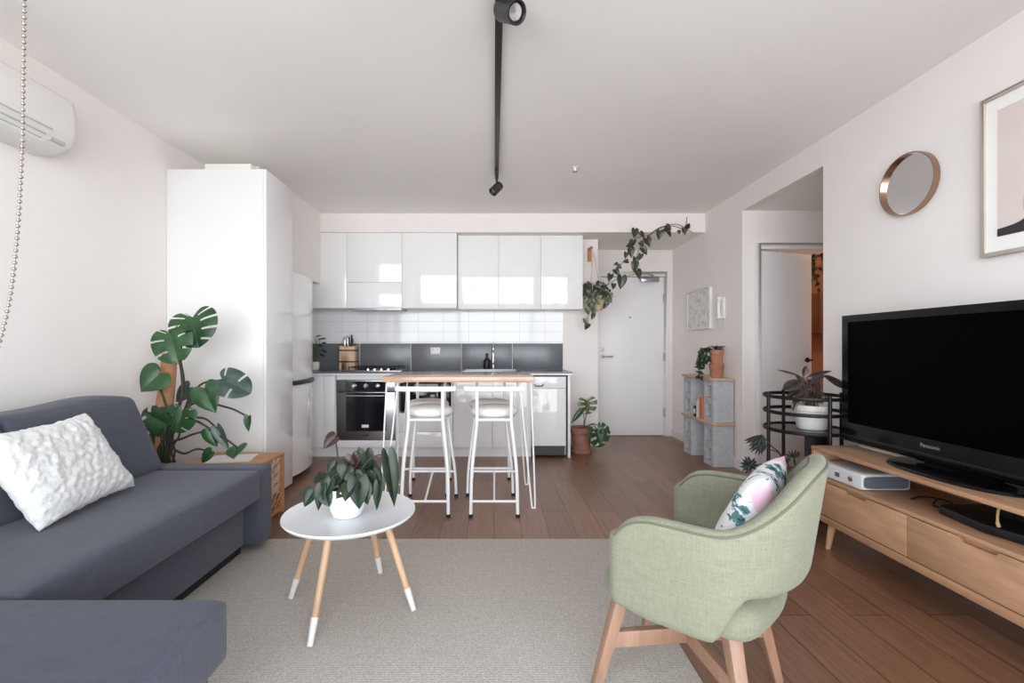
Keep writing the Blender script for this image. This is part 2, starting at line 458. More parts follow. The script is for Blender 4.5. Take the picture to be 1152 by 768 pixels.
struct(MB().box(XL, XR, YB, YK, 2.35, ZC).box(1.184, XR, YK, YD, 2.35, ZC), 'wall_bulkhead', 'wall_paint', smooth=False)
struct(MB().box(XL, -1.86, 3.6, YB - .001, 1.80, ZC), 'wall_above_fridge', 'wall_paint', smooth=False)
# recess beside the living room and the room behind its door
struct(MB().box(XR + .1, 3.5, 3.013, 3.113, 0, 2.36).box(3.4, 3.5, 3.113, 4.13, 0, 2.36), 'wall_recess', 'wall_paint', smooth=False)
struct(MB().box(XR + .1, 3.5, 3.013, 4.23, 2.36, 2.46), 'ceiling_recess', 'ceiling_paint', smooth=False)
RX0, RX1, RZ = 2.415, 3.06, 2.01
struct(MB().box(XR + .1, RX0, 4.13, 4.23, 0, 2.36).box(RX1, 3.5, 4.13, 4.23, 0, 2.36).box(RX0, RX1, 4.13, 4.23, RZ, 2.36), 'wall_recess_back', 'wall_paint', smooth=False)
struct(MB().box(XR + .1, 4.85, 6.3, 6.4, 0, 2.4).box(4.75, 4.85, 4.23, 6.3, 0, 2.4).box(3.5, 4.85, 4.13, 4.23, 0, 2.4), 'wall_bedroom', 'bedroom_paint', smooth=False)
struct(MB().box(XR + .1, 4.85, 4.23, 6.4, 2.4, 2.5), 'ceiling_bedroom', 'ceiling_paint', smooth=False)
# window wall behind the camera: open sliding door between two fixed panes
struct(MB().box(XL, -2.12, YW, YW + .1, 0, ZC).box(2.08, XR, YW, YW + .1, 0, ZC).box(-2.12, 2.08, YW, YW + .1, 2.43, ZC), 'wall_window', 'wall_paint', smooth=False)
wf = MB()
for x in (-2.12, -.80, .80, 2.03): wf.box(x, x + .05, YW + .03, YW + .09, 0, 2.43)
wf.box(-2.07, 2.03, YW + .03, YW + .09, 2.38, 2.43).box(-2.07, 2.03, YW + .03, YW + .09, -.0, .05)
win = struct(wf, 'window_1', 'window_alu', smooth=False)
struct(MB().box(-2.07, -.80, YW + .055, YW + .061, .05, 2.38), 'window_pane', 'pane_glass', parent=win, smooth=False)
struct(MB().box(.85, 2.03, YW + .055, YW + .061, .05, 2.38), 'window_pane', 'pane_glass', parent=win, smooth=False)
struct(MB().box(1.0, 2.5, YD + .12, YD + .16, 0, 2.5), 'door_light_blocker', 'wall_paint', smooth=False)  # unseen slab added behind the entry door to block outside light
# baseboards
struct(MB().box(XL, XL + .012, YW + .1, 3.16, 0, .09), 'baseboard_left', 'trim_paint')
struct(MB().box(XR - .012, XR, YW + .1, 3.113, 0, .09).box(XR - .012, XR, 4.13, YD, 0, .09), 'baseboard_right', 'trim_paint')
struct(MB().box(1.184, 1.196, YK, YD, 0, .09).box(.79, 1.196, YK - .012, YK, 0, .09), 'baseboard_kitchen', 'trim_paint')
struct(MB().box(XR, RX0 - .06, 4.118, 4.13, 0, .09), 'baseboard_recess', 'trim_paint')
# entry door
d1 = struct(MB().box(DX0 + .005, DX1 - .005, YD + .02, YD + .06, .006, DZ - .006), 'door_1', 'door_white', 'white entry door with lever handle and closer', bevel=.002)
fr = MB().box(1.196, DX0, YD - .012, YD, 0, DZ + .06).box(DX1, DX1 + .06, YD - .012, YD, 0, DZ + .06).box(DX0, DX1, YD - .012, YD, DZ, DZ + .06)
fr.box(DX1 - .012, DX1, YD, YD + .02, 0, DZ)
struct(fr, 'trim_1', 'trim_paint', bevel=.002)
hz = MB().lathe([(.026, -.008), (.026, 0)], (1.37, YD + .02, 1.005), 20, axis='y').tube([(1.37, YD + .015, 1.005), (1.37, YD - .045, 1.005), (1.385, YD - .05, 1.005), (1.49, YD - .05, 1.005)], .0095, 10)
hz.lathe([(.022, -.008), (.022, 0)], (1.37, YD + .02, 1.09), 20, axis='y').box(1.362, 1.378, YD - .005, YD + .015, 1.085, 1.105)
hz.build('door_handle', 'stainless', d1)
for z in (.30, 1.0, 1.74): MB().tube([(DX1 - .006, YD - .020, z - .055), (DX1 - .006, YD - .020, z + .055)], .008, 10).box(DX1 - .016, DX1 - .004, YD - .014, YD + .02, z - .05, z + .05).build('hinge', 'grey_and_slot_shade', d1)
MB().lathe([(.012, -.006), (.012, 0)], (1.72, YD + .02, 1.50), 16, axis='y').build('peephole', 'stainless', d1)
cl = MB().box(1.845, 2.07, YD - .045, YD + .02, 1.945, 2.005)
cl.build('door_closer', 'stainless', d1, bevel=.004)
MB().beam((1.99, YD - .03, 2.03), (1.90, YD - .14, 2.03), .02, .008).beam((1.90, YD - .14, 2.035), (1.86, YD - .012, 2.05), .02, .008).lathe([(.014, 2.0), (.014, 2.03)], (1.99, YD - .03, 0), 10).build('closer_arm', 'stainless', d1)
# recess door, ajar
a = math.atan2(.19, .60); ld = .625
d2 = thing('door_2', 'white interior door standing ajar in the recess with a black lever', 'door', (RX0 + .003, 4.134, 0), a)
del d2['category']; d2['kind'] = 'structure'
MB().box(0, ld, 0, .038, .008, RZ - .012).build('door_leaf', 'door_white', d2, bevel=.002)
MB().lathe([(.024, -.008), (.024, 0)], (ld - .055, 0, 1.0), 18, axis='y').tube([(ld - .055, 0, 1.0), (ld - .055, -.05, 1.0), (ld - .07, -.055, 1.0), (ld - .165, -.055, 1.0)][:3] + [(ld - .15, -.055, 1.0)], .009, 8).build('door_handle', 'black_metal', d2)
struct(MB().box(RX0 - .055, RX0, 4.115, 4.13, 0, RZ + .055).box(RX1, RX1 + .055, 4.115, 4.13, 0, RZ + .055).box(RX0, RX1, 4.115, 4.13, RZ, RZ + .055), 'trim_2', 'trim_paint', bevel=.002)
# tiled strip and dark panels behind the benchtop
struct(MB().box(XL, .785, YK - .008, YK, 1.166, 1.56), 'wall_tiles', 'wall_tiles', smooth=False)
JX = [-2.18, -1.533, -.95, -.374, .207, .785]
pn = MB()
for i in range(5): pn.box(JX[i] + .004, JX[i + 1] - .004, YK - .011, YK - .003, .872, 1.164)
struct(pn, 'wall_splash_panels', 'bench_grey', bevel=.001)
struct(MB().box(-2.18, .785, YK - .006, YK, .872, 1.164), 'trim_3', 'grout', smooth=False)

# ------------------------------------------------------------------ kitchen
def shaker_gap(mb, x0, x1, y0, y1, z0, z1): return mb.box(x0 + .0015, x1 - .0015, y0, y1, z0 + .0015, z1 - .0015)
t = thing('tall_pantry', 'tall white gloss pantry cupboard reaching almost to the ceiling', 'cupboard', (-1.94, 3.38, 0))
MB().box(XL + .003, -1.612, 3.172, 3.588, .06, 2.36).build('carcass', 'satin_white', t, world=True, bevel=.001)
MB().box(-1.610, -1.59, 3.174, 3.588, .05, 2.36).build('door', 'gloss_white', t, world=True, bevel=.0015)
MB().box(XL + .05, -1.66, 3.20, 3.57, 0, .06).build('kickboard', 'satin_white', t, world=True)
tag(MB().box(-2.10, -1.765, 3.3, 3.55, 2.362, 2.45).build('storage_box', 'paper', bevel=.004), 'flat cream box lying on top of the tall pantry', 'box')

t = thing('fridge', 'white fridge with curved doors and a dark handle strip', 'fridge', (-1.98, 3.93, 0))
F0, F1 = 3.61, 4.27
MB().box(-2.24, -1.722, F0, F1, .03, 1.735).build('body', 'satin_white', t, world=True, bevel=.006)
def fdoor(z0, z1, bow=.0):
    mb = MB(); n = 14
    def fx(q): return -1.715 + .012 + .055 * (1 - (2 * q - 1) ** 2) ** .8
    out = [(-1.720, F0 + .003)] + [(fx(i / n), F0 + .003 + (F1 - F0 - .006) * i / n) for i in range(n + 1)] + [(-1.720, F1 - .003)]
    return mb.prism(out, z0, z1)
fdoor(.84, 1.74).build('upper_door', 'gloss_white', t, world=True, bevel=.004, sharp=50)
fdoor(.05, .81).build('lower_door', 'gloss_white', t, world=True, bevel=.004, sharp=50)
hm = MB(); n = 12
def fx2(q): return -1.703 + .055 * (1 - (2 * q - 1) ** 2) ** .8
out = [(fx2(i / n) - .012, F0 + .01 + (F1 - F0 - .02) * i / n) for i in range(n + 1)]
out2 = [(fx2(i / n) + (.02 if 3 <= i <= 11 else .004), F0 + .01 + (F1 - F0 - .02) * i / n) for i in range(n + 1)]
hm.prism(out + out2[::-1], .806, .842)
hm.build('handle', 'dark_track', t, world=True, bevel=.003)
for x in (-2.15, -1.83):
    for y in (F0 + .06, F1 - .06): MB().lathe([(.02, 0), (.02, .03)], (x, y, 0), 10).build('foot', 'rubber_black', t, world=True)
MB().box(-1.80, -1.722, F0 + .01, F1 - .01, .012, .048).build('plinth', 'black_plastic', t, world=True)

# wall cupboards
t = thing('wall_cupboard', 'white gloss wall cupboard over the cooktop, with the rangehood flap', 'cupboard', (-1.14, 5.03, 1.54))
YL = YB + .004
MB().box(-2.05, -.402, YL + .02, YK - .01, 1.54, 2.348).build('carcass', 'satin_white', t, world=True)
shaker_gap(MB(), -2.05, -1.576, YL, YL + .019, 1.538, 2.348).build('filler_panel', 'gloss_white', t, world=True, bevel=.0012)
shaker_gap(MB(), -1.576, -.988, YL, YL + .019, 1.815, 2.348).build('door', 'gloss_white', t, world=True, bevel=.0012)
shaker_gap(MB(), -.988, -.402, YL, YL + .019, 1.538, 2.348).build('door', 'gloss_white', t, world=True, bevel=.0012)
fl = MB().box(-1.5745, -.9895, YL, YL + .019, 1.5395, 1.8135)
hf = fl.build('rangehood_flap', 'gloss_white', t, world=True, bevel=.0012)
MB().box(-1.56, -1.0, YL + .03, YK - .03, 1.525, 1.54).build('rangehood', 'stainless', t, world=True)
t = thing('wall_cupboard', 'white gloss wall cupboard with three doors above the sink', 'cupboard', (.28, 5.08, 1.54))
YR = 4.968
MB().box(-.398, .966, YR + .02, YK - .01, 1.54, 2.348).build('carcass', 'satin_white', t, world=True)
for x0, x1 in ((-.398, .049), (.049, .508), (.508, .968)):
    shaker_gap(MB(), x0, x1, YR, YR + .019, 1.536, 2.345).build('door', 'gloss_white', t, world=True, bevel=.0012)

# base units (fronts at YF), benchtop on top
YF, ZB = 4.62, .838
KICK = YF + .05
t = thing('base_cupboard', 'narrow white base cupboard between the fridge and the oven', 'cupboard', (-1.75, 4.9, 0))
MB().box(-1.96, -1.622, YF + .02, YK - .02, .1, ZB).build('carcass', 'satin_white', t, world=True)
shaker_gap(MB(), -1.96, -1.735, YF, YF + .018, .1, ZB).build('filler_panel', 'satin_white', t, world=True, bevel=.001)
shaker_gap(MB(), -1.735, -1.622, YF + .004, YF + .02, .1, ZB).build('door', 'satin_white', t, world=True, bevel=.001)
MB().box(-1.96, -1.622, KICK, KICK + .016, 0, .098).build('kickboard', 'satin_white', t, world=True)
t = thing('oven_cupboard', 'white cupboard frame that houses the built-in oven', 'cupboard', (-1.3, 4.9, 0))
c = MB().box(-1.62, -1.602, YF, YK - .02, .1, ZB).box(-1.002, -.988, YF, YK - .02, .1, ZB).box(-1.602, -1.002, YF, YF + .05, .79, ZB).box(-1.602, -1.002, YF + .02, YK - .02, .1, .175)
c.build('carcass', 'satin_white', t, world=True, bevel=.001)
shaker_gap(MB(), -1.602, -1.002, YF, YF + .018, .1, .178).build('drawer', 'gloss_white', t, world=True, bevel=.001)
MB().box(-1.62, -.988, KICK, KICK + .016, 0, .098).build('kickboard', 'satin_white', t, world=True)
t = thing('oven', 'stainless built-in oven with black glass door and three dials', 'oven', (-1.302, 4.8, .18))
OX0, OX1 = -1.599, -1.005
MB().box(OX0 + .01, OX1 - .01, YF + .02, 5.14, .185, .78).build('body', 'dark_track', t, world=True)
MB().box(OX0, OX1, YF - .012, YF + .02, .672, .786).build('control_panel', 'stainless', t, world=True, bevel=.002)
cp = MB().box(-1.50, -1.095, YF - .015, YF - .011, .676, .775).build('control_glass', 'oven_glass', t, world=True)
for x in (-1.415, -1.30, -1.178):
    k = MB().lathe([(.024, 0), (.024, -.006), (.018, -.010), (.016, -.028), (.002, -.029)], (x, YF - .014, .728), 20, axis='y').box(x - .003, x + .003, YF - .046, YF - .014, .712, .744)
    k.build('dial', 'chrome', t, world=True)
dr = MB().box(OX0, OX1, YF - .012, YF + .02, .186, .665).build('door', 'stainless', t, world=True, bevel=.002)
MB().box(-1.50, -1.095, YF - .015, YF - .011, .272, .66).build('door_glass', 'oven_glass', dr, world=True)
MB().tube([(-1.49, YF - .05, .632), (-1.105, YF - .05, .632)], .008, 10).box(-1.485, -1.47, YF - .05, YF - .012, .626, .638).box(-1.125, -1.11, YF - .05, YF - .012, .626, .638).build('handle', 'stainless', dr, world=True)
MB().box(-1.34, -1.27, YF - .0165, YF - .0145, .308, .338).build('sticker', 'paper', dr, world=True)
MB().box(-1.33, -1.27, YF - .0135, YF - .0115, .222, .234).build('badge', 'dark_track', dr, world=True)
t = thing('drawer_cupboard', 'white base unit with drawers under the dark appliance niche', 'cupboard', (-.72, 4.9, 0))
c = MB().box(-.985, -.968, YF + .02, YK - .02, .1, ZB).box(-.437, -.42, YF + .02, YK - .02, .1, ZB).box(-.968, -.437, YF + .02, YK - .02, .435, .452).box(-.985, -.42, YF, YF + .02, .772, ZB)
c.box(-.985, -.968, YF, YF + .02, .455, .772).box(-.437, -.42, YF, YF + .02, .455, .772).box(-.968, -.437, YK - .04, YK - .02, .1, ZB)
c.build('carcass', 'satin_white', t, world=True, bevel=.001)
for z0, z1 in ((.1, .262), (.262, .452)): shaker_gap(MB(), -.985, -.42, YF, YF + .018, z0, z1).build('drawer', 'gloss_white', t, world=True, bevel=.001)
MB().box(-.985, -.42, KICK, KICK + .016, 0, .098).build('kickboard', 'satin_white', t, world=True)
t = thing('microwave', 'black microwave in the niche behind the stools', 'microwave', (-.7, 4.85, .455))
MB().box(-.955, -.45, YF + .035, 5.05, .462, .755).build('body', 'black_plastic', t, world=True, bevel=.004)
MB().box(-.95, -.57, YF + .015, YF + .034, .468, .75).build('door', 'oven_glass', t, world=True, bevel=.003)
MB().box(-.565, -.455, YF + .015, YF + .034, .468, .75).build('control_panel', 'black_gloss', t, world=True, bevel=.003)
for x in (-.93, -.48):
    MB().lathe([(.012, .4525), (.012, .464)], (x, YF + .1, 0), 8).build('foot', 'rubber_black', t, world=True)
t = thing('sink_cupboard', 'white base cupboard with two doors under the sink', 'cupboard', (-.02, 4.9, 0))
MB().box(-.418, -.405, YF + .02, YK - .02, .1, ZB).box(.362, .378, YF + .02, YK - .02, .1, ZB).box(-.405, .362, YF + .02, YK - .02, .1, .115).box(-.405, .362, YF + .02, YF + .04, .74, ZB).build('carcass', 'satin_white', t, world=True)
for x0, x1 in ((-.418, -.02), (-.02, .378)): shaker_gap(MB(), x0, x1, YF, YF + .018, .1, ZB).build('door', 'gloss_white', t, world=True, bevel=.001)
MB().box(-.418, .378, KICK, KICK + .016, 0, .098).build('kickboard', 'satin_white', t, world=True)
t = thing('dishwasher', 'white dishwasher with dark recessed handle at the end of the bench', 'dishwasher', (.55, 4.9, 0))
MB().box(.385, .722, YF + .022, 5.15, .02, .832).build('body', 'dark_track', t, world=True)
MB().box(.384, .728, YF, YF + .022, .12, .70).build('door', 'gloss_white', t, world=True, bevel=.002)
MB().box(.384, .728, YF - .004, YF + .022, .703, .822).build('control_panel', 'gloss_white', t, world=True, bevel=.003)
MB().prism([(.40, .748), (.415, .722), (.49, .722), (.505, .748), (.495, .748), (.485, .733), (.42, .733), (.41, .748)], YF - .012, YF - .003, 'y').build('handle', 'dark_track', t, world=True)
MB().box(.384, .728, YF + .024, YF + .04, .02, .112).build('kickboard', 'stainless', t, world=True)
for x in (.42, .70): MB().lathe([(.018, 0), (.018, .022)], (x, YF + .06, 0), 10).build('foot', 'rubber_black', t, world=True)
tag(MB().box(.748, .772, YF - .01, YK - .015, 0, ZB).build('end_panel', 'satin_white', bevel=.001), 'white upright end panel closing the kitchen bench beside the dishwasher', 'panel')
t = thing('benchtop', 'dark grey kitchen benchtop running above the oven and dishwasher', 'benchtop', (-.6, 4.9, .84))
SX0, SX1, SY0, SY1 = -.33, .25, 4.74, 5.08
bt = MB().box(-2.0, SX0, YF - .03, YK - .013, ZB + .002, .87).box(SX1, .79, YF - .03, YK - .013, ZB + .002, .87).box(SX0, SX1, YF - .03, SY0, ZB + .002, .87).box(SX0, SX1, SY1, YK - .013, ZB + .002, .87)
bt.build('slab', 'bench_grey', t, world=True, smooth=False)
MB().box(-1.965, .79, YF - .032, YF - .0302, ZB + .002, .855).build('edge_strip', 'satin_white', t, world=True, smooth=False)
t = thing('sink', 'stainless steel sink set in the dark benchtop', 'sink', (-.04, 4.9, .87))
s_ = MB().box(SX0 - .02, SX0 + .01, SY0 - .02, SY1 + .02, .8705, .877).box(SX1 - .01, SX1 + .02, SY0 - .02, SY1 + .02, .8705, .877).box(SX0 + .01, SX1 - .01, SY0 - .02, SY0 + .01, .8705, .877).box(SX0 + .01, SX1 - .01, SY1 - .01, SY1 + .02, .8705, .877)
s_.build('rim', 'stainless', t, world=True, bevel=.002)
b_ = MB(); b_.v = [V(p) for p in ((SX0 + .01, SY0 + .01, .872), (SX1 - .01, SY0 + .01, .872), (SX1 - .01, SY1 - .01, .872), (SX0 + .01, SY1 - .01, .872), (SX0 + .04, SY0 + .04, .755), (SX1 - .04, SY0 + .04, .755), (SX1 - .04, SY1 - .04, .755), (SX0 + .04, SY1 - .04, .755))]
b_.f = [(0, 1, 5, 4), (1, 2, 6, 5), (2, 3, 7, 6), (3, 0, 4, 7), (4, 5, 6, 7)]
b_.build('basin', 'stainless', t, world=True)
t = thing('kitchen_tap', 'chrome gooseneck mixer tap standing behind the sink', 'tap', (-.012, 5.135, .87))
MB().lathe([(.024, .8705), (.024, .885), (.018, .89), (.018, .96), (.012, .965)], (-.012, 5.135, 0), 18).build('base', 'chrome', t, world=True)
MB().tube(spline([(-.012, 5.135, .96), (-.012, 5.135, 1.12), (-.012, 5.10, 1.165), (-.012, 5.03, 1.165), (-.012, 4.99, 1.12), (-.012, 4.99, 1.06)]), .010, 12).build('spout', 'chrome', t, world=True)
MB().tube([(-.012, 5.125, .935), (-.012, 5.085, .94), (.03, 5.075, 1.0)], [.012, .007, .006], 10).build('lever', 'chrome', t, world=True)
tag(MB().lathe([(.036, .871), (.038, .876), (.038, .965), (.034, .98), (.014, .995), (.013, 1.03), (.017, 1.032), (.017, 1.05), (.004, 1.055)], (-.083, 5.14, 0), 22).build('soap_bottle', 'black_plastic'), 'dark soap bottle standing beside the kitchen tap', 'bottle')
# cooktop
t = thing('gas_cooktop', 'stainless gas cooktop with black trivets and front dials', 'cooktop', (-1.24, 4.87, .87))
MB().box(-1.53, -.95, 4.66, 5.10, .8705, .882).build('tray', 'stainless', t, world=True, bevel=.003)
for (x, y, r) in ((-1.39, 4.80, .045), (-1.39, 4.98, .06), (-1.12, 4.80, .05), (-1.12, 4.98, .045)):
    MB().lathe([(r, .882), (r, .892), (r * .7, .898), (.002, .899)], (x, y, 0), 18).build('burner', 'black_metal', t, world=True)
for x in (-1.39, -1.12):
    g = MB()
    for y in (4.73, 4.89, 5.05): g.beam((x - .12, y, .912), (x + .12, y, .912), .008, .01)
    for dx in (-.12, 0, .12): g.beam((x + dx, 4.73, .912), (x + dx, 5.05, .912), .008, .01)
    for dx in (-.12, .12):
        for y in (4.73, 5.05): g.beam((x + dx, y, .8825), (x + dx, y, .912), .008, .008, up=(0, 1, 0))
    g.build('trivet', 'black_metal', t, world=True)
for x in (-1.30, -1.23, -1.16, -1.09): MB().lathe([(.019, .882), (.018, .90), (.002, .901)], (x, 4.685, 0), 16).build('dial', 'chrome', t, world=True)
# knife block and knives
t = thing('knife_block', 'pale wooden knife block with two dark bands on the benchtop', 'knife block', (-1.615, 5.05, .87))
kb = MB().box(-1.70, -1.675, 4.99, 5.11, .871, 1.135).box(-1.555, -1.53, 4.99, 5.11, .871, 1.135).box(-1.675, -1.555, 4.99, 5.01, .871, 1.13).box(-1.675, -1.555, 5.09, 5.11, .871, 1.13).box(-1.675, -1.555, 5.01, 5.09, .871, .89)
kb.build('block', 'block_wood', t, world=True, bevel=.002)
for z in (.955, 1.08): MB().box(-1.703, -1.527, 4.987, 4.993, z, z + .014).box(-1.703, -1.697, 4.987, 5.11, z, z + .014).box(-1.533, -1.527, 4.987, 5.11, z, z + .014).build('band', 'black_plastic', t, world=True)
for i, (x, y, h, m, lb) in enumerate(((-1.655, 5.03, .10, 'knife_steel', 'steel handled knife standing nearest the fridge end of the block'), (-1.632, 5.065, .115, 'knife_steel', 'second steel handled knife, behind the first in the block'),
        (-1.605, 5.03, .10, 'black_plastic', 'black handled knife in the middle of the knife block'), (-1.588, 5.07, .125, 'black_plastic', 'tallest black handled knife in the block'), (-1.568, 5.035, .085, 'black_plastic', 'short black handled knife nearest the cooktop'))):
    k = tag(thing('kitchen_knife', lb, 'knife', (x, y, 1.0)), lb, 'knife', 'knives in the knife block')
    MB().box(-.009, .009, -.006, .006, .10, .10 + h + .035).build('handle', m, k, bevel=.003)
    MB().box(-.008, .008, -.001, .001, -.09, .10).build('blade', 'knife_steel', k)
# power outlet
t = thing('power_outlet', 'white double power outlet on the dark splash panel', 'outlet', (-.67, 5.19, 1.08))
MB().box(-.055, .055, -.010, -.002, -.038, .038).build('plate', 'white_plastic', t, bevel=.003)
for x in (-.025, .025): MB().box(x - .008, x + .008, -.013, -.010, .008, .024).build('rocker_switch', 'grey_and_slot_shade', t, bevel=.001)
# small plant on the bench behind the fridge edge
t = thing('bench_plant', 'small leafy plant on the bench at the fridge end', 'plant', (-1.98, 5.02, .87))
MB().lathe([(.04, .001), (.05, .02), (.055, .09), (.048, .09), (.044, .075)], (0, 0, 0), 20, caps=False).lathe([(.0, .001), (.04, .001)], (0, 0, 0), 20, caps=False).build('pot', 'white_ceramic', t)
MB().lathe([(.001, .078), (.046, .076)], (0, 0, 0), 16, caps=False).build('soil', 'soil', t)
lf = MB(); st = MB()
for (dx, dz, ang) in ((.02, .36, .2), (.05, .33, .1), (.11, .34, .0), (.05, .27, -.2), (.13, .22, -.4), (.10, .17, -.3), (.12, .29, .05), (-.03, .3, 0), (-.06, .22, 0)):
    p = V((dx * .6, -.02, dz)); st.tube(arc((0, 0, .07), p, (.01, 0, .02), 5), .003, 6)
    lf.leaf(p, p + V((.07 if dx > 0 else -.07, -.02, ang * .08 + .01)), (0, -.5, .8), .035, 'lance', 6, 2)
st.build('stem', 'stem_green', t); lf.build('foliage', 'leaf_dark', t)

# ------------------------------------------------------------------ bar table and stools
t = thing('bar_table', 'narrow bar table with pale wooden top on white hairpin legs', 'table', (-.25, 3.46, 0))
tp = MB().box(-.79, .283, 3.19, 3.72, .874, .912)
tp.build('table_top', 'bar_wood', t, world=True, bevel=.004)
for sx, X, sy, Y in ((-1, -.785, -1, 3.165), (1, .278, -1, 3.165), (-1, -.775, 1, 3.70), (1, .268, 1, 3.70)):
    cx = -.70 if sx < 0 else .193; cy = 3.27 if sy < 0 else 3.62
    pts = spline([(cx + sx * .072, cy + sy * .005, .868), (X + sx * .006, Y - sy * .006, .03), (X, Y, .0075), (X - sx * .012, Y + sy * .0, .03), (cx - sx * .01, cy - sy * .01, .868)][:1] +
                 [(cx + sx * .072 + (X - cx - sx * .066) * .5, cy + (Y - cy) * .5, .45), (X + sx * .006, Y, .03), (X - sx * .006, Y, .0065), (X - sx * .018, Y, .03), ((X - sx * .018 + cx - sx * .01) / 2, (Y + cy) / 2, .45), (cx - sx * .01, cy, .868)], 5)
    MB().tube(pts, .0062, 8).box(cx - .05, cx + .08 if sx > 0 else cx + .05, cy - .04, cy + .04, .868, .8735).build('hairpin_leg', 'white_metal', t, world=True)
def make_stool(label, loc, rz):
    t = thing('bar_stool', label, 'stool', loc, rz, 'bar stools at the bar table')
    def seatf(p): return (p.x, p.y + .04, p.z)
    sm = MB(); n = 36
    prof = [(.001, .640), (.10, .638), (.15, .640), (.166, .655), (.168, .672), (.16, .690), (.13, .703), (.07, .709), (.001, .711)]
    sm.lathe(prof, (0, .04, 0), n, caps=False); sm.build('seat', 'white_vinyl', t, sharp=60)
    MB().tube([(.135 * math.cos(2 * PI * k / 28), .04 + .135 * math.sin(2 * PI * k / 28), .630) for k in range(28)], .009, 8, closed=True).build('seat_ring', 'white_metal', t)
    for s in (-1, 1):
        bl = MB().tube(spline([(s * .115, -.17, .845), (s * .115, -.165, .72), (s * .115, -.155, .64), (s * .120, -.155, .57), (s * .148, -.17, .30), (s * .155, -.20, .012)], 6), .0115, 10)
        lg = bl.build('leg', 'white_metal', t)
        MB().lathe([(.014, 0), (.014, .02)], (s * .155, -.20, 0), 12).build('rubber_foot', 'rubber_black', lg)
        fl_ = MB().tube(spline([(s * .09, .13, .630), (s * .115, .145, .60), (s * .14, .165, .40), (s * .165, .19, .2), (s * .172, .22, .012)], 6), .0105, 10)
        lg = fl_.build('leg', 'white_metal', t)
        MB().lathe([(.0135, 0), (.0135, .02)], (s * .172, .22, 0), 12).build('rubber_foot', 'rubber_black', lg)
    rp = []
    MB().grid(lambda a, b: ((a - .5) * .40, -.172 - .02 * (1 - (2 * a - 1) ** 2) + .011 * math.cos(2 * PI * b), .842 + .017 * math.sin(2 * PI * b)), 16, 12, cv=True).build('back_rail', 'white_metal', t)
    MB().tube([(-.153, -.19, .10), (.153, -.19, .10)], .0085, 8).build('footrest', 'white_metal', t)
    MB().tube([(-.165, .19, .195), (.165, .19, .195)], .0085, 8).build('footrest', 'white_metal', t)
    MB().tube([(0, -.19, .10), (0, .19, .195)], .0075, 8).build('stretcher', 'white_metal', t)
    MB().tube([(-.115, -.155, .632), (.115, -.155, .632)], .0085, 8).build('seat_bracket', 'white_metal', t)
    return t
s0 = make_stool('white bar stool at the oven end of the table, back to the coffee table', (-.458, 3.2, 0), 0)
def more_stool(label, loc, rz):
    c = copy_tree(s0); c.location = loc; c.rotation_euler = (0, 0, rz); c['label'] = label; return c
more_stool('white bar stool at the sink end of the table, back to the rug', (.0, 3.2, 0), 0)
more_stool('white bar stool behind the table on its oven side, back to the drawers', (-.527, 3.645, 0), PI)
more_stool('white bar stool behind the table in front of the sink doors', (-.03, 3.655, 0), PI)

# ------------------------------------------------------------------ rug, sofa, cushions
tag(MB().box(-1.55, .69, .95, 2.633, .0005, .013).build('rug', 'rug_weave', bevel=.004), 'large grey-beige woven rug under the round table', 'rug')
t = thing('corner_sofa', 'dark slate grey corner sofa bed with chaise and loose back cushions', 'sofa', (-1.75, 1.6, 0))
def sag(p): return p
MB().rbox(-2.10, -1.255, 1.205, 2.455, .30, .462, .022, 12, .006).build('seat', 'sofa_fabric', t, world=True, sharp=70)
MB().rbox(-2.22, -.694, .47, 1.198, .30, .462, .022, 12, .006).build('chaise', 'sofa_fabric', t, world=True, sharp=70)
MB().box(-2.18, -.73, .49, 1.17, .05, .31).build('chaise_base', 'sofa_fabric', t, world=True, bevel=.012)
MB().rbox(-2.262, -2.06, .45, 2.56, .05, .62, .03, 10).build('backrest', 'sofa_fabric', t, world=True, sharp=70)
MB().rbox(-2.06, -1.258, 2.458, 2.585, .045, .464, .018, 8).build('end_panel', 'sofa_fabric', t, world=True, sharp=70)
dw = MB().box(-1.40, -1.345, 1.215, 2.452, .055, .285).build('drawer_front', 'sofa_fabric', t, world=True, bevel=.012)
MB().box(-2.05, -1.40, 1.2, 2.452, .06, .29).build('base', 'sofa_plinth', t, world=True)
MB().box(-2.0, -1.36, 1.22, 2.44, .016, .054).box(-2.0, -.80, .55, 1.1, .016, .05).build('plinth', 'sofa_plinth', t, world=True)
for i, (y0, y1) in enumerate(((1.795, 2.465), (1.105, 1.785), (.50, 1.095))):
    def lean(p, y0=y0, y1=y1):
        h = (p.z - .465) / .39
        x = p.x - .17 * h + .05 * (1 - h) * 0
        yy = (p.y - (y0 + y1) / 2) / ((y1 - y0) / 2)
        z = p.z - .025 * (1 - h) * 0 + .012 * math.sin(3 * yy) * h
        return (x, p.y - .035 * h * yy * 0, z)
    MB().rbox(-1.955, -1.775, y0, y1, .465, .85, .032, 12, .016, lean).build('back_cushion', 'sofa_fabric', t, world=True, sharp=80)

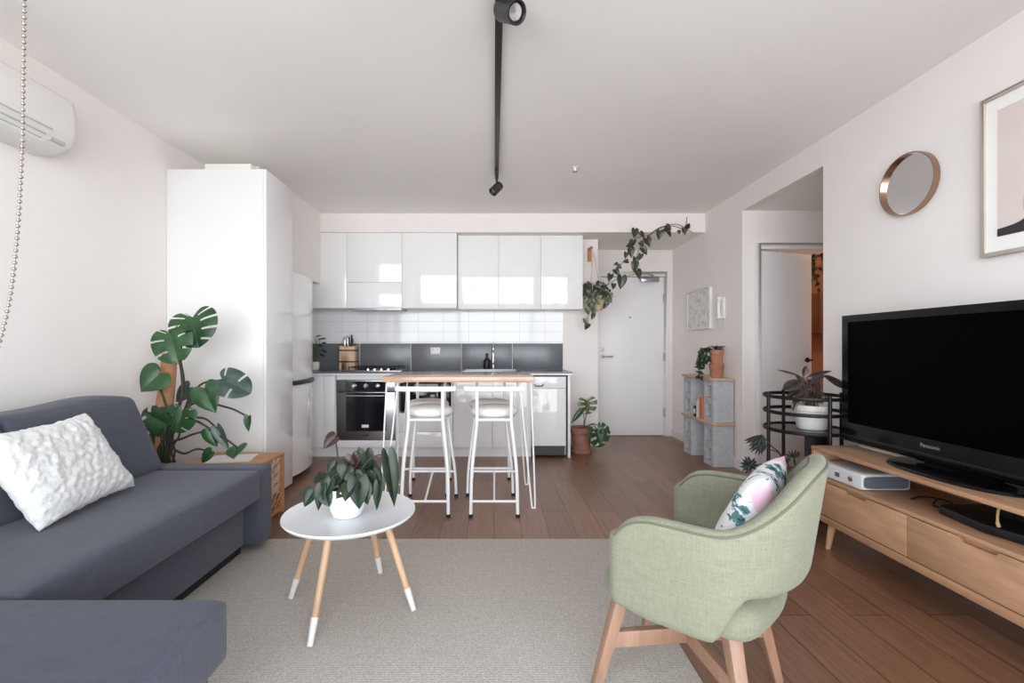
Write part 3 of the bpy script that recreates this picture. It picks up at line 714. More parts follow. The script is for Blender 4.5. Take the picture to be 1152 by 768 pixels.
def pillow(A, B, C, D, thick, n=26, fluff=0, seam=.02):
    """two-sided cushion over the corners A B C D (A,B the lower edge); bulge along the normal"""
    A, B, C, D = map(V, (A, B, C, D)); nn = (B - A).cross(D - A).normalized(); mb = MB()
    for sgn in (1, -1):
        def fn(a, b, sgn=sgn):
            x = 2 * a - 1; y = 2 * b - 1
            px = a + .045 * x * (y * y - 1) * 1.0; py = b + .045 * y * (x * x - 1) * 1.0
            p = A.lerp(B, px).lerp(D.lerp(C, px), py)
            h = ((1 - x ** 4) * (1 - y ** 4)) ** .55 * thick / 2
            if fluff and 0 < a < 1 and 0 < b < 1:
                q = p * 20
                h += fluff * (abs(noise.noise(q)) * 1.5 + .6 * noise.noise(q * 2.7) + .35 * noise.noise(q * 6)) * min(1, h / (thick * .2))
            elif fluff:
                p = p + (p - (A + C) / 2).normalized() * (fluff * .9 * noise.noise(p * 40))
            return p + nn * (sgn * h)
        mb.grid(fn, n, n)
    return mb
A_, B_, C_ = V((-1.635, 1.60, .468)), V((-1.70, 2.11, .475)), V((-1.80, 1.965, .835))
D_ = A_ + C_ - B_ + V((-.01, 0, .0))
ctr = (A_ + B_) / 2
t = thing('throw_pillow', 'fluffy white square pillow leaning on the grey sofa cushions', 'pillow', tuple(ctr))
sh = V((.035, 0, 0))
pillow(A_ + sh, B_ + sh, C_ + sh, D_ + sh, .13, 72, .009).build('cover', 'fluffy_white', t, world=True, sharp=180)

# ------------------------------------------------------------------ crate side table with papers
t = thing('crate_side_table', 'orange-brown lattice-sided wooden side table behind the sofa end', 'side table', (-1.70, 2.89, 0))
X0, X1, Y0, Y1, H = -1.915, -1.437, 2.66, 3.12, .40
MB().box(X0, X1, Y0, Y1, H - .018, H).build('table_top', 'crate_wood', t, world=True, bevel=.002)
for x in (X0 + .012, X1 - .012):
    for y in (Y0 + .012, Y1 - .012): MB().box(x - .011, x + .011, y - .011, y + .011, 0, H - .018).build('leg', 'crate_wood', t, world=True)
def lattice(fx, L):
    mb = MB(); n = 7
    for i in range(-n, n + 1):
        for s in (1, -1):
            a0 = i / n * L; a1 = a0 + s * .35
            z0, z1 = .03, H - .02
            p = [(a0, z0), (a1, z1)]
            # clip to 0..L
            pts = []
            for k in range(13):
                q = k / 12; aa = a0 + (a1 - a0) * q
                if 0 <= aa <= L: pts.append((aa, z0 + (z1 - z0) * q))
            if len(pts) >= 2: mb.beam(fx(*pts[0]), fx(*pts[-1]), .006, .006, up=(.3, .2, 1))
    mb.beam(fx(0, .03), fx(L, .03), .012, .02); return mb
lattice(lambda a, z: (X1 - .010, Y0 + .02 + a, z), Y1 - Y0 - .04).build('lattice_side', 'crate_wood', t, world=True)
lattice(lambda a, z: (X0 + .02 + a, Y0 + .010, z), X1 - X0 - .04).build('lattice_side', 'crate_wood', t, world=True)
lattice(lambda a, z: (X0 + .02 + a, Y1 - .010, z), X1 - X0 - .04).build('lattice_side', 'crate_wood', t, world=True)
lattice(lambda a, z: (X0 + .010, Y0 + .02 + a, z), Y1 - Y0 - .04).build('lattice_side', 'crate_wood', t, world=True)
t = thing('magazine', 'white magazine lying on the lattice-sided side table', 'magazine', (-1.68, 2.92, H), .2)
MB().box(-.13, .13, -.09, .09, .001, .009).build('pages', 'paper', t)
MB().box(-.131, .131, -.091, .091, .0095, .0105).build('cover', 'book_white', t)

# ------------------------------------------------------------------ monstera on a coir pole
t = thing('monstera_plant', 'tall monstera on a coir pole between the sofa and the pantry', 'plant', (-2.075, 2.86, 0))
MB().lathe([(.0, .002), (.085, .002), (.115, .24), (.122, .24), (.122, .265), (.108, .265), (.104, .22)], (-2.075, 2.86, 0), 28, caps=False).build('pot', 'terracotta', t, world=True)
MB().lathe([(.001, .235), (.106, .232)], (-2.075, 2.86, 0), 20, caps=False).build('soil', 'soil', t, world=True)
MB().tube([(-2.09, 2.86, .22), W(184, 470, 2.86), W(189, 420, 2.86), W(191, 398, 2.86)], [.048, .048, .046, .04], 14).build('coir_pole', 'coir', t, world=True)
lfm = MB(); stm = MB(); lfs = MB()
base = V((-2.05, 2.84, .24))
def mleaf(bu, bv, tu, tv, wpx, Y, dY=0, slots=0, mb=None, nt=18, nrm=(0, -1, .25), via=None, droop=.1, fold=.22, curl=.15):
    b = W(bu, bv, Y); tp_ = W(tu, tv, Y + dY)
    (mb or lfm).leaf(b, tp_, nrm, wpx * Y / 512, 'heart', nt, 6, slots, fold, droop, curl)
    pts = [base + V((random.uniform(-.03, .03), 0, 0)), base + V((random.uniform(-.02, .03), -.02, .24))] + [W(u, v, yy) for u, v, yy in (via or [])] + [b]
    stm.tube(spline(pts, 6) if len(pts) > 2 else arc(pts[0], pts[1], (.02, -.03, .03), 8), [.009 - .004 * i / (len(spline(pts, 6)) if len(pts) > 2 else 9) for i in range(len(spline(pts, 6)) if len(pts) > 2 else 9)], 8)
mleaf(217, 357, 222, 390, 52, 2.80, -.05, 5, nt=30, via=[(206, 440, 2.82), (203, 395, 2.84)])
mleaf(193, 376, 199, 409, 44, 2.72, -.04, 7, nt=30, via=[(204, 450, 2.8), (201, 400, 2.79)])
mleaf(180, 420, 157, 440, 38, 2.72, -.05, 0, via=[(190, 470, 2.74), (178, 430, 2.73)])
mleaf(250, 427, 281, 441, 34, 2.74, -.03, 9, lfs, nt=27, via=[(208, 460, 2.78), (225, 433, 2.76)], nrm=(.1, -.8, .6))
mleaf(230, 437, 241, 464, 33, 2.70, -.04, 0, via=[(206, 470, 2.74), (222, 440, 2.72)])
mleaf(206, 462, 198, 487, 36, 2.70, -.02, 7, nt=26, via=[(202, 478, 2.72)])
mleaf(213, 436, 196, 452, 20, 2.88, 0, 0, lfs, nt=10, via=[(210, 455, 2.86)])
mleaf(190, 478, 158, 462, 30, 2.80, 0, 6, nt=14, via=[(192, 490, 2.8)])
mleaf(186, 492, 168, 515, 34, 2.82, 0, 6, nt=14, via=[(192, 500, 2.8)])
mleaf(280, 469, 279, 486, 9, 2.72, 0, 0, nt=8, via=[(215, 455, 2.74), (255, 458, 2.73)], fold=.8)
mleaf(236, 484, 243, 503, 20, 2.70, 0, 0, nt=10, via=[(208, 492, 2.72), (222, 487, 2.71)])
mleaf(245, 482, 257, 506, 13, 2.70, 0, 0, lfs, nt=10, via=[(205, 475, 2.74), (228, 470, 2.72)], fold=.6)
mleaf(267, 503, 262, 515, 24, 2.66, -.08, 0, nt=10, via=[(210, 472, 2.74), (248, 490, 2.70)])
mleaf(238, 508, 226, 521, 13, 2.68, 0, 0, nt=10, via=[(207, 510, 2.7), (222, 505, 2.69)], fold=.6)
for i in range(7):     # aerial roots round the pole
    u = 182 + i * 2.5
    stm.tube(spline([W(u, 520, 2.8), W(u - 4 + 6 * (i % 2), 505, 2.78), W(u + 5 * (1 - i % 3), 488, 2.79), W(u - 2, 470, 2.82)], 5), .006, 6)
stm.build('stem', 'stem_dark', t, world=True); lfm.build('foliage', 'leaf_monstera', t, world=True); lfs.build('pale_foliage', 'leaf_silver', t, world=True)

# ------------------------------------------------------------------ round coffee table and its plant
CX, CY, TZ, R_ = -.616, 1.951, .415, .274
t = thing('coffee_table', 'round white coffee table on splayed beech legs with white tips', 'table', (CX, CY, .013))
z_ = TZ - .013
prof = [(.001, z_ - .022), (R_ - .03, z_ - .022), (R_ - .008, z_ - .012), (R_, z_ - .002), (R_ - .002, z_ + .004), (R_ - .007, z_ + .003), (R_ - .014, z_), (.001, z_)]
MB().lathe(prof, (0, 0, 0), 72, caps=False).build('table_top', 'table_white', t, sharp=50)
for ad in (-103, -9, 78, 170):
    a = math.radians(ad); d = V((math.cos(a), math.sin(a), 0))
    p0 = d * .155 + V((0, 0, z_ - .02)); p1 = d * .282 + V((0, 0, .005)); pm = p0.lerp(p1, .76)
    lg = MB().tube([p0, pm], [.0155, .0135], 16).build('leg', 'beech', t)
    MB().tube([pm, p1], [.0142, .0115], 16).build('leg_tip', 'white_plastic', lg)
MB().lathe([(.19, z_ - .030), (.19, z_ - .0225)], (0, 0, 0), 40).build('mounting_plate', 'beech', t)
PX, PY = -.615, 1.905
t = thing('potted_anthurium', 'dark heart-leaved plant in a white pot on the round coffee table', 'plant', (PX, PY, TZ))
MB().lathe([(.001, .001), (.052, .001), (.060, .006), (.072, .04), (.080, .085), (.078, .118), (.072, .121), (.069, .112), (.066, .10)], (0, 0, 0), 36, caps=False).build('pot', 'white_ceramic', t, sharp=60)
MB().lathe([(.001, .107), (.068, .104)], (0, 0, 0), 20, caps=False).build('soil', 'soil', t)
lf = MB(); st = MB(); rd = MB(); bp = V((PX, PY, TZ + .10))
def pleaf(bu, bv, tu, tv, wpx, Y, dY=0, mb=None, nrm=(0, -1, .35), lift=.05, **k):
    b = W(bu, bv, Y); tt = W(tu, tv, Y + dY)
    (mb or lf).leaf(b, tt, nrm, wpx * Y / 512, 'heart', 10, 4, 0, k.get('fold', .35), k.get('droop', .12), .1)
    st.tube(arc(bp + V((random.uniform(-.03, .03), random.uniform(-.03, .03), 0)), b, (0, 0, lift), 8), .0032, 6)
pleaf(377, 492, 363, 504, 20, 1.90, -.02, rd, (-.5, -.8, .3), .0)
pleaf(396, 512, 402, 528, 15, 1.93, 0, rd, lift=.02)
pleaf(411, 508, 412, 533, 20, 1.95, .0, lift=.02)
pleaf(390, 525, 384, 540, 20, 1.88, -.02)
pleaf(437, 514, 446, 571, 19, 1.90, -.02, lift=.06, nrm=(.5, -.8, .2))
pleaf(426, 545, 423, 575, 11, 1.88, -.02, lift=.06, fold=.5)
pleaf(380, 538, 358, 549, 20, 1.88, -.03, nrm=(0, -.6, .8))
pleaf(362, 548, 357, 575, 13, 1.84, -.02, fold=.5)
pleaf(352, 553, 341, 570, 20, 1.86, -.02, nrm=(-.3, -.8, .4))
pleaf(366, 555, 370, 570, 17, 1.84, -.02)
pleaf(396, 545, 387, 563, 22, 1.82, -.05, nrm=(-.2, -.6, .7))
pleaf(403, 540, 404, 573, 24, 1.82, -.03, nrm=(.2, -.9, .4))
pleaf(412, 535, 418, 558, 22, 1.90, 0)
pleaf(385, 530, 370, 545, 18, 1.97, .05)
pleaf(362, 540, 358, 530, 16, 2.02, .03, nrm=(0, -.8, .6))
pleaf(400, 528, 395, 545, 24, 1.95, -.03)
pleaf(408, 550, 415, 540, 20, 2.0, .06, nrm=(0, -.6, .8))
pleaf(376, 532, 392, 524, 16, 1.92, .02, nrm=(0, -.5, .9))
pleaf(404, 518, 398, 506, 12, 1.97, .02)
pleaf(388, 552, 378, 560, 16, 1.84, -.03, nrm=(0, -.6, .8))
for (b_u, b_v, t_u, t_v, wp_, yy, nr) in ((398, 534, 403, 556, 20, 1.86, (0, -.8, .6)), (419, 530, 429, 548, 17, 1.96, (.4, -.8, .4)), (414, 522, 424, 540, 17, 2.0, (.3, -.9, .4)),
        (372, 540, 364, 562, 17, 1.85, (-.3, -.9, .4)), (391, 518, 398, 536, 17, 1.97, (0, -.8, .5)), (408, 545, 414, 568, 18, 1.84, (.3, -.9, .3)), (378, 520, 368, 536, 16, 2.0, (-.3, -.8, .5)), (403, 512, 410, 526, 14, 1.99, (0, -.9, .4))):
    pleaf(b_u, b_v, t_u, t_v, wp_, yy, -.02, nrm=nr)
for u, v in ((379, 487), (404, 503)): st.tube(arc(W(u - 2, v + 8, 1.91), W(u, v, 1.9), (0, 0, 0), 3), .003, 6)
st.build('stem', 'stem_dark', t, world=True); lf.build('foliage', 'leaf_dark', t, world=True); rd.build('red_leaves', 'leaf_red', t, world=True)['label'] = 'young dark red leaves'

# ------------------------------------------------------------------ green armchair
AX, AY = .63, 1.48
t = thing('armchair', 'sage green upholstered armchair on splayed wooden legs', 'armchair', (AX, AY, .0), math.radians(51))
def smooth(x): x = max(0, min(1, x)); return x * x * (3 - 2 * x)
def shell_at(a):
    """a in -1..1: arm front, round the back, other arm front. Returns plan point, inward normal, bottom z, top z, lean"""
    s = -1 if a < 0 else 1; q = 1 - abs(a)         # q: 0 at arm front, 1 at back centre
    if q < .42:
        y = .11 - .21 * (q / .42); x = .322; n = V((-s, 0, 0)); p = V((s * x, y, 0))
    else:
        th = (q - .42) / .58 * PI / 2
        x = .322 * math.cos(th) ** .9 if th < PI / 2 - 1e-6 else 0; y = -.10 - .215 * math.sin(th) ** .95
        nx = math.cos(th); ny = math.sin(th) * 1.2
        n = V((-s * nx, ny, 0)).normalized(); p = V((s * x, y, 0))
    zt = .655 + .15 * smooth((q - .50) / .42)
    if q < .12: zt -= .020 * (1 - q / .12) ** 2
    if q < .26: zt -= .042 * (1 - q / .26) ** 2.2
    zb = .360 + .012 * smooth((.2 - q) / .2) + .125 * smooth((q - .49) / .14)
    lean = .14 * smooth((q - .35) / .4)
    return p, n, zb, zt, lean, s, q
NA, NH = 72, 9; TH = .052
def cross(a):
    p, n, zb, zt, lean, s, q = shell_at(a)
    def at(z, d):
        h = (z - .40)
        return V((p.x + n.x * d + s * .05 * (z - .5) * (1 - smooth((q - .4) / .5)), p.y + n.y * d - lean * h, z))
    r = TH / 2; pts = []
    for i in range(NH + 1): pts.append(at(zb + r + (zt - zb - 2 * r) * i / NH, 0))
    for i in range(1, 6): th = PI * i / 6; pts.append(at(zt - r + r * math.sin(th), r - r * math.cos(th)))
    for i in range(NH + 1): pts.append(at(zt - r - (zt - zb - 2 * r) * i / NH, TH))
    for i in range(1, 6): th = PI * i / 6; pts.append(at(zb + r - r * math.sin(th), r + r * math.cos(th)))
    return pts
sh = MB(); rows = []
for i in range(NA + 1):
    rows.append(cross(-1 + 2 * i / NA))
M_ = len(rows[0])
def endcap(row, dirn):
    c = sum(row, V((0, 0, 0))) / len(row); out = []
    for k in (.8, .45): pass
    r1 = []; r2 = []
    pairs = row
    for p in row:
        r1.append(p + V((0, dirn * .012, 0)))
    return r1
rows_all = rows[:]
def shrink(row, fwd, amt):
    n = len(row); out = []
    for i, p in enumerate(row):
        # move toward the section's mid-line
        x_mid = (row[3].x + row[NH + 6 + NH - 3].x) / 2
        zs = [q.z for q in row]; zlo, zhi = min(zs), max(zs)
        z = zlo + TH * .5 * amt + (p.z - zlo) * ((zhi - zlo) - TH * amt) / (zhi - zlo)
        out.append(V((x_mid + (p.x - x_mid) * (1 - amt), p.y + fwd, z)))
    return out
f0 = [shrink(rows[0], .026, .95), shrink(rows[0], .022, .6), shrink(rows[0], .013, .25)]
f1 = [shrink(rows[-1], .013, .25), shrink(rows[-1], .022, .6), shrink(rows[-1], .026, .95)]
rows_all = f0 + rows + f1
b0 = len(sh.v)
for r in rows_all: sh.v += r
NR = len(rows_all)
for i in range(NR - 1):
    for k in range(M_):
        k2 = (k + 1) % M_
        sh.f.append((b0 + i * M_ + k, b0 + i * M_ + k2, b0 + (i + 1) * M_ + k2, b0 + (i + 1) * M_ + k))
sh.f.append(tuple(b0 + k for k in range(M_))); sh.f.append(tuple(b0 + (NR - 1) * M_ + k for k in range(M_))[::-1])
back = sh.build('shell', 'chair_fabric', t, sharp=80)
MB().tube([r[NH + 1] + V((0, 0, .001)) for r in rows], .0032, 6).build('piping', 'piping_green', back)
MB().tube([r[NH + 5] + V((0, 0, .001)) for r in rows], .0032, 6).build('piping', 'piping_green', back)
def seatshape(p):
    y = p.y; x = p.x
    return (x * (1 - .10 * smooth((-y - .05) / .25) ), y + .02 * (1 - (x / .25) ** 2) * (1 if y > 0 else -1.6), p.z)
st_ = MB().rbox(-.262, .262, -.225, .178, .345, .446, .042, 12, .014, seatshape).build('seat', 'chair_fabric', t, sharp=80)
sp_ = []
for k in range(40):
    cc = math.cos(2 * PI * k / 40); xx = .268 * cc if abs(cc) < .94 else math.copysign(.258, cc)
    sp_.append(V(seatshape(V((xx, -.022 + .205 * math.sin(2 * PI * k / 40), .412)))))
MB().tube(sp_, .003, 6, closed=True).build('piping', 'piping_green', st_)
for sx, sy in ((-1, 1), (-1, -1), (1, 1), (1, -1)):
    tp_ = V((sx * .15, sy * .15, .37)); ft_ = V((sx * .222, sy * .222, .02))
    if (sx, sy) == (1, -1): ft_.z = .007
    MB().beam(tp_, ft_, .045, .045, .030, .030, up=(sx, -sy, 0)).build('leg', 'chair_wood', t, bevel=.007)
for sx in (1, -1):
    MB().beam((sx * -.18, -.18, .19), (sx * .18, .18, .19), .026, .05).build('stretcher', 'chair_wood', t, bevel=.003)
# floral cushion on the armchair seat
dirf = V((-.777, .629, 0)); dirw = V((.629, .777, 0)); C0 = V((AX, AY, 0))
def ch(f, s, z): return C0 + dirf * f + dirw * s + V((0, 0, z))
A_, B_, C_, D_ = ch(-.10, -.14, .485), ch(-.10, .20, .485), ch(-.245, .20, .765), ch(-.245, -.14, .765)
t = thing('floral_cushion', 'white cushion with teal and pink leaf print in the green armchair', 'cushion', tuple((A_ + B_) / 2))
pillow(A_, B_, C_, D_, .10, 28).build('cover', 'floral_print', t, world=True, sharp=180)

# ------------------------------------------------------------------ TV bench and what is on it
BX0, BX1, BY0, BY1 = 1.815, 2.232, .81, 2.61
t = thing('tv_bench', 'long oak television bench with open shelf and three drawers', 'tv bench', (2.02, 1.71, 0))
MB().box(BX0, BX1, BY0, BY1, .537, .557).build('top_board', 'shelf_ply', t, world=True, bevel=.003)
MATS['oak_y'] = wood('oak_y', rgb(172, 128, 98), rgb(206, 166, 132), (9, 1.2, 9), .42)
t.children[0].data.materials[0] = MATS['oak_y']
c = MB().box(BX0 + .004, BX1, BY1 - .02, BY1, .155, .537).box(BX0 + .004, BX1, BY0, BY0 + .02, .155, .537).box(BX1 - .012, BX1, BY0 + .02, BY1 - .02, .19, .537)
c.build('side_panel', 'oak_v', t, world=True, bevel=.002)
MB().box(BX0, BX1 - .012, BY0 + .02, BY1 - .02, .382, .40).build('shelf', 'oak_y', t, world=True, bevel=.002)
MB().box(BX0 + .02, BX1 - .012, BY0 + .02, BY1 - .02, .19, .2).build('bottom_board', 'oak_y', t, world=True)
MB().box(BX0 + .006, BX0 + .045, BY0 + .02, BY1 - .02, .15, .189).build('front_rail', 'oak_y', t, world=True, bevel=.004)
w3 = (BY1 - BY0 - .044) / 3
for k in range(3):
    y1 = BY1 - .022 - k * w3; y0 = y1 - w3; ym = (y0 + y1) / 2
    g = MB().prism([(y0 + .002, .196), (y1 - .002, .196), (y1 - .002, .378), (ym + .075, .378), (ym + .06, .362), (ym - .06, .362), (ym - .075, .378), (y0 + .002, .378)], BX0 + .001, BX0 + .019, 'x')
    d = g.build('drawer', 'oak_y', t, world=True, bevel=.0015)
    MB().box(BX0 + .022, BX0 + .024, ym - .08, ym + .08, .35, .38).build('finger_pull', 'oak_y', d, world=True)
for x, y, dx, dy in ((BX0 + .05, BY1 - .11, -.01, .03), (BX0 + .05, BY0 + .11, -.01, -.03), (BX1 - .06, BY1 - .11, .01, .03), (BX1 - .06, BY0 + .11, .01, -.03)):
    MB().tube([(x, y, .19), (x + dx, y + dy, .0005)], [.021, .012], 16).build('leg', 'oak_v', t, world=True)
# television
t = thing('television', 'large black flat television standing on the oak bench', 'television', (2.0, 1.98, .557))
TY0, TY1, TZ0, TZ1 = 1.36, 2.585, .60, 1.296
bz = MB().box(1.975, 2.0, TY0, TY1, TZ0 + .005, .70).box(1.975, 2.0, TY0, TY1, 1.258, TZ1).box(1.975, 2.0, TY0, TY0 + .042, .70, 1.258).box(1.975, 2.0, TY1 - .042, TY1, .70, 1.258)
bz.build('bezel', 'black_gloss', t, world=True, smooth=False)
MB().box(1.983, 1.995, TY0 + .042, TY1 - .042, .70, 1.258).build('screen', 'black_screen', t, world=True, smooth=False)
MB().box(2.0, 2.055, TY0 + .02, TY1 - .02, TZ0 + .02, TZ1 - .01).box(2.055, 2.09, TY0 + .2, TY1 - .2, .66, 1.18).build('back_cover', 'black_plastic', t, world=True, bevel=.01)
MB().grid(lambda a, b: (1.982 - .010 * math.sin(PI * b), TY0 + .01 + (TY1 - TY0 - .02) * a, TZ0 - .005 + .05 * b), 2, 8).build('speaker_strip', 'black_gloss', t, world=True)
MB().box(1.995, 2.055, 1.78, 2.16, .585, .66).box(2.0, 2.04, 1.82, 2.12, .572, .62).build('neck', 'black_gloss', t, world=True, bevel=.008)
bs = MB(); n = 40
prof = [(1.0, .5575), (1.0, .562), (.97, .570), (.6, .578), (.001, .580)]
for i, (k, z) in enumerate(prof):
    for j in range(n):
        a = 2 * PI * j / n
        bs.v.append(V((2.025 + .165 * k * math.copysign(abs(math.cos(a)) ** .8, math.cos(a)), 1.975 + .30 * k * math.copysign(abs(math.sin(a)) ** .8, math.sin(a)), z)))
for i in range(len(prof) - 1):
    for j in range(n): bs.f.append((i * n + j, i * n + (j + 1) % n, (i + 1) * n + (j + 1) % n, (i + 1) * n + j))
bs.f.append(tuple(range(n))[::-1])
bs.build('base', 'black_gloss', t, world=True)
tx = text_mesh('Panasonic', .024)
for i, v in enumerate(tx.v): tx.v[i] = V((1.9745 - v.z, 2.062 - v.x, .667 + v.y))
tx.build('maker_lettering', 'chrome', t, world=True, smooth=False)
# things on the bench
t = thing('game_console', 'white game console with dark grey vented side on the bench shelf', 'game console', (1.95, 2.41, .40))
def hourglass(y):  # slightly waisted body
    return 0
MB().rbox(1.828, 2.078, 2.268, 2.575, .402, .484, .012, 6).build('body', 'console_white', t, world=True, sharp=60)
ol = []
for k in range(28):
    a = 2 * PI * k / 28
    ol.append((1.953 + .112 * math.copysign(abs(math.cos(a)) ** .35, math.cos(a)), .443 + .030 * math.copysign(abs(math.sin(a)) ** .35, math.sin(a))))
MB().prism(ol, 2.2655, 2.2685, 'y').build('vent_panel', 'console_grey', t, world=True)
MB().lathe([(.014, 0), (.014, -.002), (.008, -.003)], (1.8275, 2.335, .444), 20, axis='x').build('power_button', 'chrome', t, world=True)
MB().box(1.8262, 1.8285, 2.41, 2.44, .43, .452).build('port_cover', 'console_grey', t, world=True)
t = thing('router_box', 'angular black box with raised rear half on the bench shelf', 'set-top box', (1.98, 1.72, .40))
MB().prism([(1.90, 1.70), (1.885, 1.76), (1.915, 1.96), (1.96, 1.985), (2.15, 1.98), (2.17, 1.72), (2.1, 1.48), (1.95, 1.48)], .4015, .437).build('body', 'black_plastic', t, world=True, bevel=.006)
MB().box(2.03, 2.14, 1.50, 1.87, .437, .515).build('rear_housing', 'black_plastic', t, world=True, bevel=.008)
tag(MB().tube(spline([(1.885, 1.70, .4475), (1.882, 1.702, .465), (1.888, 1.706, .495), (1.90, 1.71, .52), (1.92, 1.712, .5345)], 6), [.006] * 6 + [.004] * 19, 8).build('cable_tail', 'tag_yellow'), 'short yellowish cable end hanging over the angular black box', 'cable')
tag(MB().tube(spline([(2.10, 2.16, .4045), (2.04, 2.10, .415), (1.98, 2.05, .405), (2.02, 2.02, .4045), (2.07, 2.05, .41), (2.10, 2.13, .405), (2.05, 2.18, .404), (1.96, 2.14, .404)], 8), .0035, 6).build('power_cable', 'black_plastic'), 'tangled black cable lying beside the white console', 'cable')
tag(MB().tube(spline([(2.21, 2.06, .50), (2.19, 2.04, .47), (2.16, 2.01, .445), (2.12, 2.0, .405)], 8), .003, 6).build('white_cable', 'cable_white'), 'thin pale cable curving down beside the angular black box', 'cable')
tag(MB().box(2.06, 2.19, 2.33, 2.57, .5575, .566).build('paper_pad', 'paper', bevel=.002), 'thin white pad lying on the bench beneath the television', 'pad')

# ------------------------------------------------------------------ plant stand, its plants
SXc, SYc, SR = 1.958, 2.868, .225
t = thing('plant_stand', 'round black metal plant stand with three rings and glass shelf', 'plant stand', (SXc, SYc, 0))
for ad in (-2, 88, 178, 268):
    a = math.radians(ad); MB().tube([(SR * math.cos(a), SR * math.sin(a), 0), (SR * math.cos(a), SR * math.sin(a), .835)], .0105, 10).build('post', 'black_metal', t)
def ring(z, w, h, a0=0, a1=360):
    n = 48; mb = MB()
    pts = [(SR * math.cos(math.radians(a0 + (a1 - a0) * i / n)), SR * math.sin(math.radians(a0 + (a1 - a0) * i / n))) for i in range(n + 1)]
    return mb.grid(lambda a, b: (lambda th, q: ((SR + w * math.cos(q)) * math.cos(th), (SR + w * math.cos(q)) * math.sin(th), z + h * math.sin(q)))(2 * PI * a, 2 * PI * b + PI / 4), 48, 8, cu=True, cv=True)
for z in (.812, .716, .606): ring(z, .006, .011).build('ring', 'black_metal', t)
MB().lathe([(.001, .600), (SR - .004, .600), (SR - .004, .608), (.001, .608)], (0, 0, 0), 48, caps=False).build('shelf_plate', 'pane_glass', t)
t = thing('rubber_plant', 'burgundy-leaved rubber plant in a white pot on the black stand', 'plant', (1.995, 2.862, .608))
MB().lathe([(.001, .001), (.074, .001), (.080, .01), (.095, .115), (.104, .118), (.106, .150), (.098, .152), (.094, .13)], (0, 0, 0), 32, caps=False).build('pot', 'white_plastic', t, sharp=50)
MB().lathe([(.001, .136), (.096, .133)], (0, 0, 0), 20, caps=False).build('soil', 'soil', t)
lf = MB(); rd = MB(); st = MB(); bp = V((1.995, 2.862, .74))
def rleaf(bu, bv, tu, tv, wpx, Y, dY=0, mb=None, nrm=(0, -.6, .8), droop=.1):
    b = W(bu, bv, Y); (mb or lf).leaf(b, W(tu, tv, Y + dY), nrm, wpx * .72 * Y / 512, 'lance', 10, 3, 0, .3, droop, .1)
    st.tube(arc(bp + V((random.uniform(-.03, .03), random.uniform(-.03, .03), 0)), b, (0, 0, .01), 6), .004, 6)
rleaf(902, 424, 875, 414, 6, 2.84, .02)
rleaf(903, 428, 878, 442, 19, 2.80, -.04, nrm=(-.2, -.8, .6), droop=-.2)
rleaf(908, 424, 937, 415, 8, 2.88, 0, rd)
rleaf(926, 422, 955, 441, 18, 2.82, -.03, nrm=(.2, -.8, .6), droop=-.12)
rleaf(904, 424, 907, 411, 9, 2.84, 0, rd)
rleaf(912, 432, 928, 420, 12, 2.80, .02)
rleaf(900, 436, 884, 448, 10, 2.78, -.02)
rleaf(915, 436, 935, 450, 9, 2.78, -.02)
rleaf(906, 432, 895, 421, 12, 2.90, .03)
rleaf(908, 440, 893, 452, 13, 2.76, -.02)
rleaf(916, 440, 925, 452, 11, 2.76, -.02)
rleaf(897, 446, 892, 462, 9, 2.76, -.01)
rleaf(905, 438, 915, 425, 14, 2.88, .05)
rleaf(912, 446, 920, 440, 10, 2.85)
rleaf(903, 448, 910, 437, 14, 2.8, .02)
rleaf(908, 430, 898, 440, 15, 2.84, -.04)
rleaf(915, 428, 922, 441, 13, 2.84, -.04)
st.build('stem', 'stem_brown', t, world=True); lf.build('foliage', 'leaf_burgundy', t, world=True); rd.build('red_leaves', 'leaf_red', t, world=True)
# dark trailing plant on the floor in the stand
t = thing('trailing_plant', 'dark plant with narrow leaves trailing out of the black stand', 'plant', (1.90, 2.90, 0))
MB().lathe([(.001, .002), (.07, .002), (.09, .16), (.096, .16), (.096, .18), (.084, .18), (.08, .15)], (0, 0, 0), 26, caps=False).build('pot', 'black_plastic', t)
MB().lathe([(.001, .155), (.082, .15)], (0, 0, 0), 18, caps=False).build('soil', 'soil', t)
lf = MB(); st = MB()
def whorl(u, v, Y, n, lpx, wpx, a0, a1, via):
    c = W(u, v, Y); L = lpx * Y / 512
    st.tube(spline([V((1.90, 2.90, .15))] + [W(*q) for q in via] + [c], 6), .004, 6)
    for i in range(n):
        a = math.radians(a0 + (a1 - a0) * i / max(1, n - 1)); lf.leaf(c, c + V((math.cos(a), -.25 + .5 * random.random(), math.sin(a))) * L, (0, -1, .2), wpx * .6 * Y / 512, 'lance', 6, 2, 0, .3, .25)
whorl(857, 489, 2.74, 9, 19, 6, 205, 285, [(880, 515, 2.8), (868, 502, 2.76)])
whorl(855, 497, 2.74, 5, 15, 5, 215, 280, [(880, 515, 2.8), (866, 505, 2.76)])
whorl(843, 523, 2.86, 13, 10, 6, 0, 330, [(880, 525, 2.85), (860, 522, 2.86)])
whorl(893, 515, 2.80, 6, 10, 4, 30, 150, [(895, 530, 2.85)])
whorl(886, 520, 2.78, 5, 8, 4, 60, 170, [(890, 535, 2.8)])
st.build('stem', 'stem_dark', t, world=True); lf.build('foliage', 'leaf_black', t, world=True)
tag(MB().box(2.04, 2.135, 2.90, 3.0, .001, .548).build('tower_speaker', 'black_plastic', bevel=.008), 'slim black tower standing under the plant stand shelf', 'speaker')

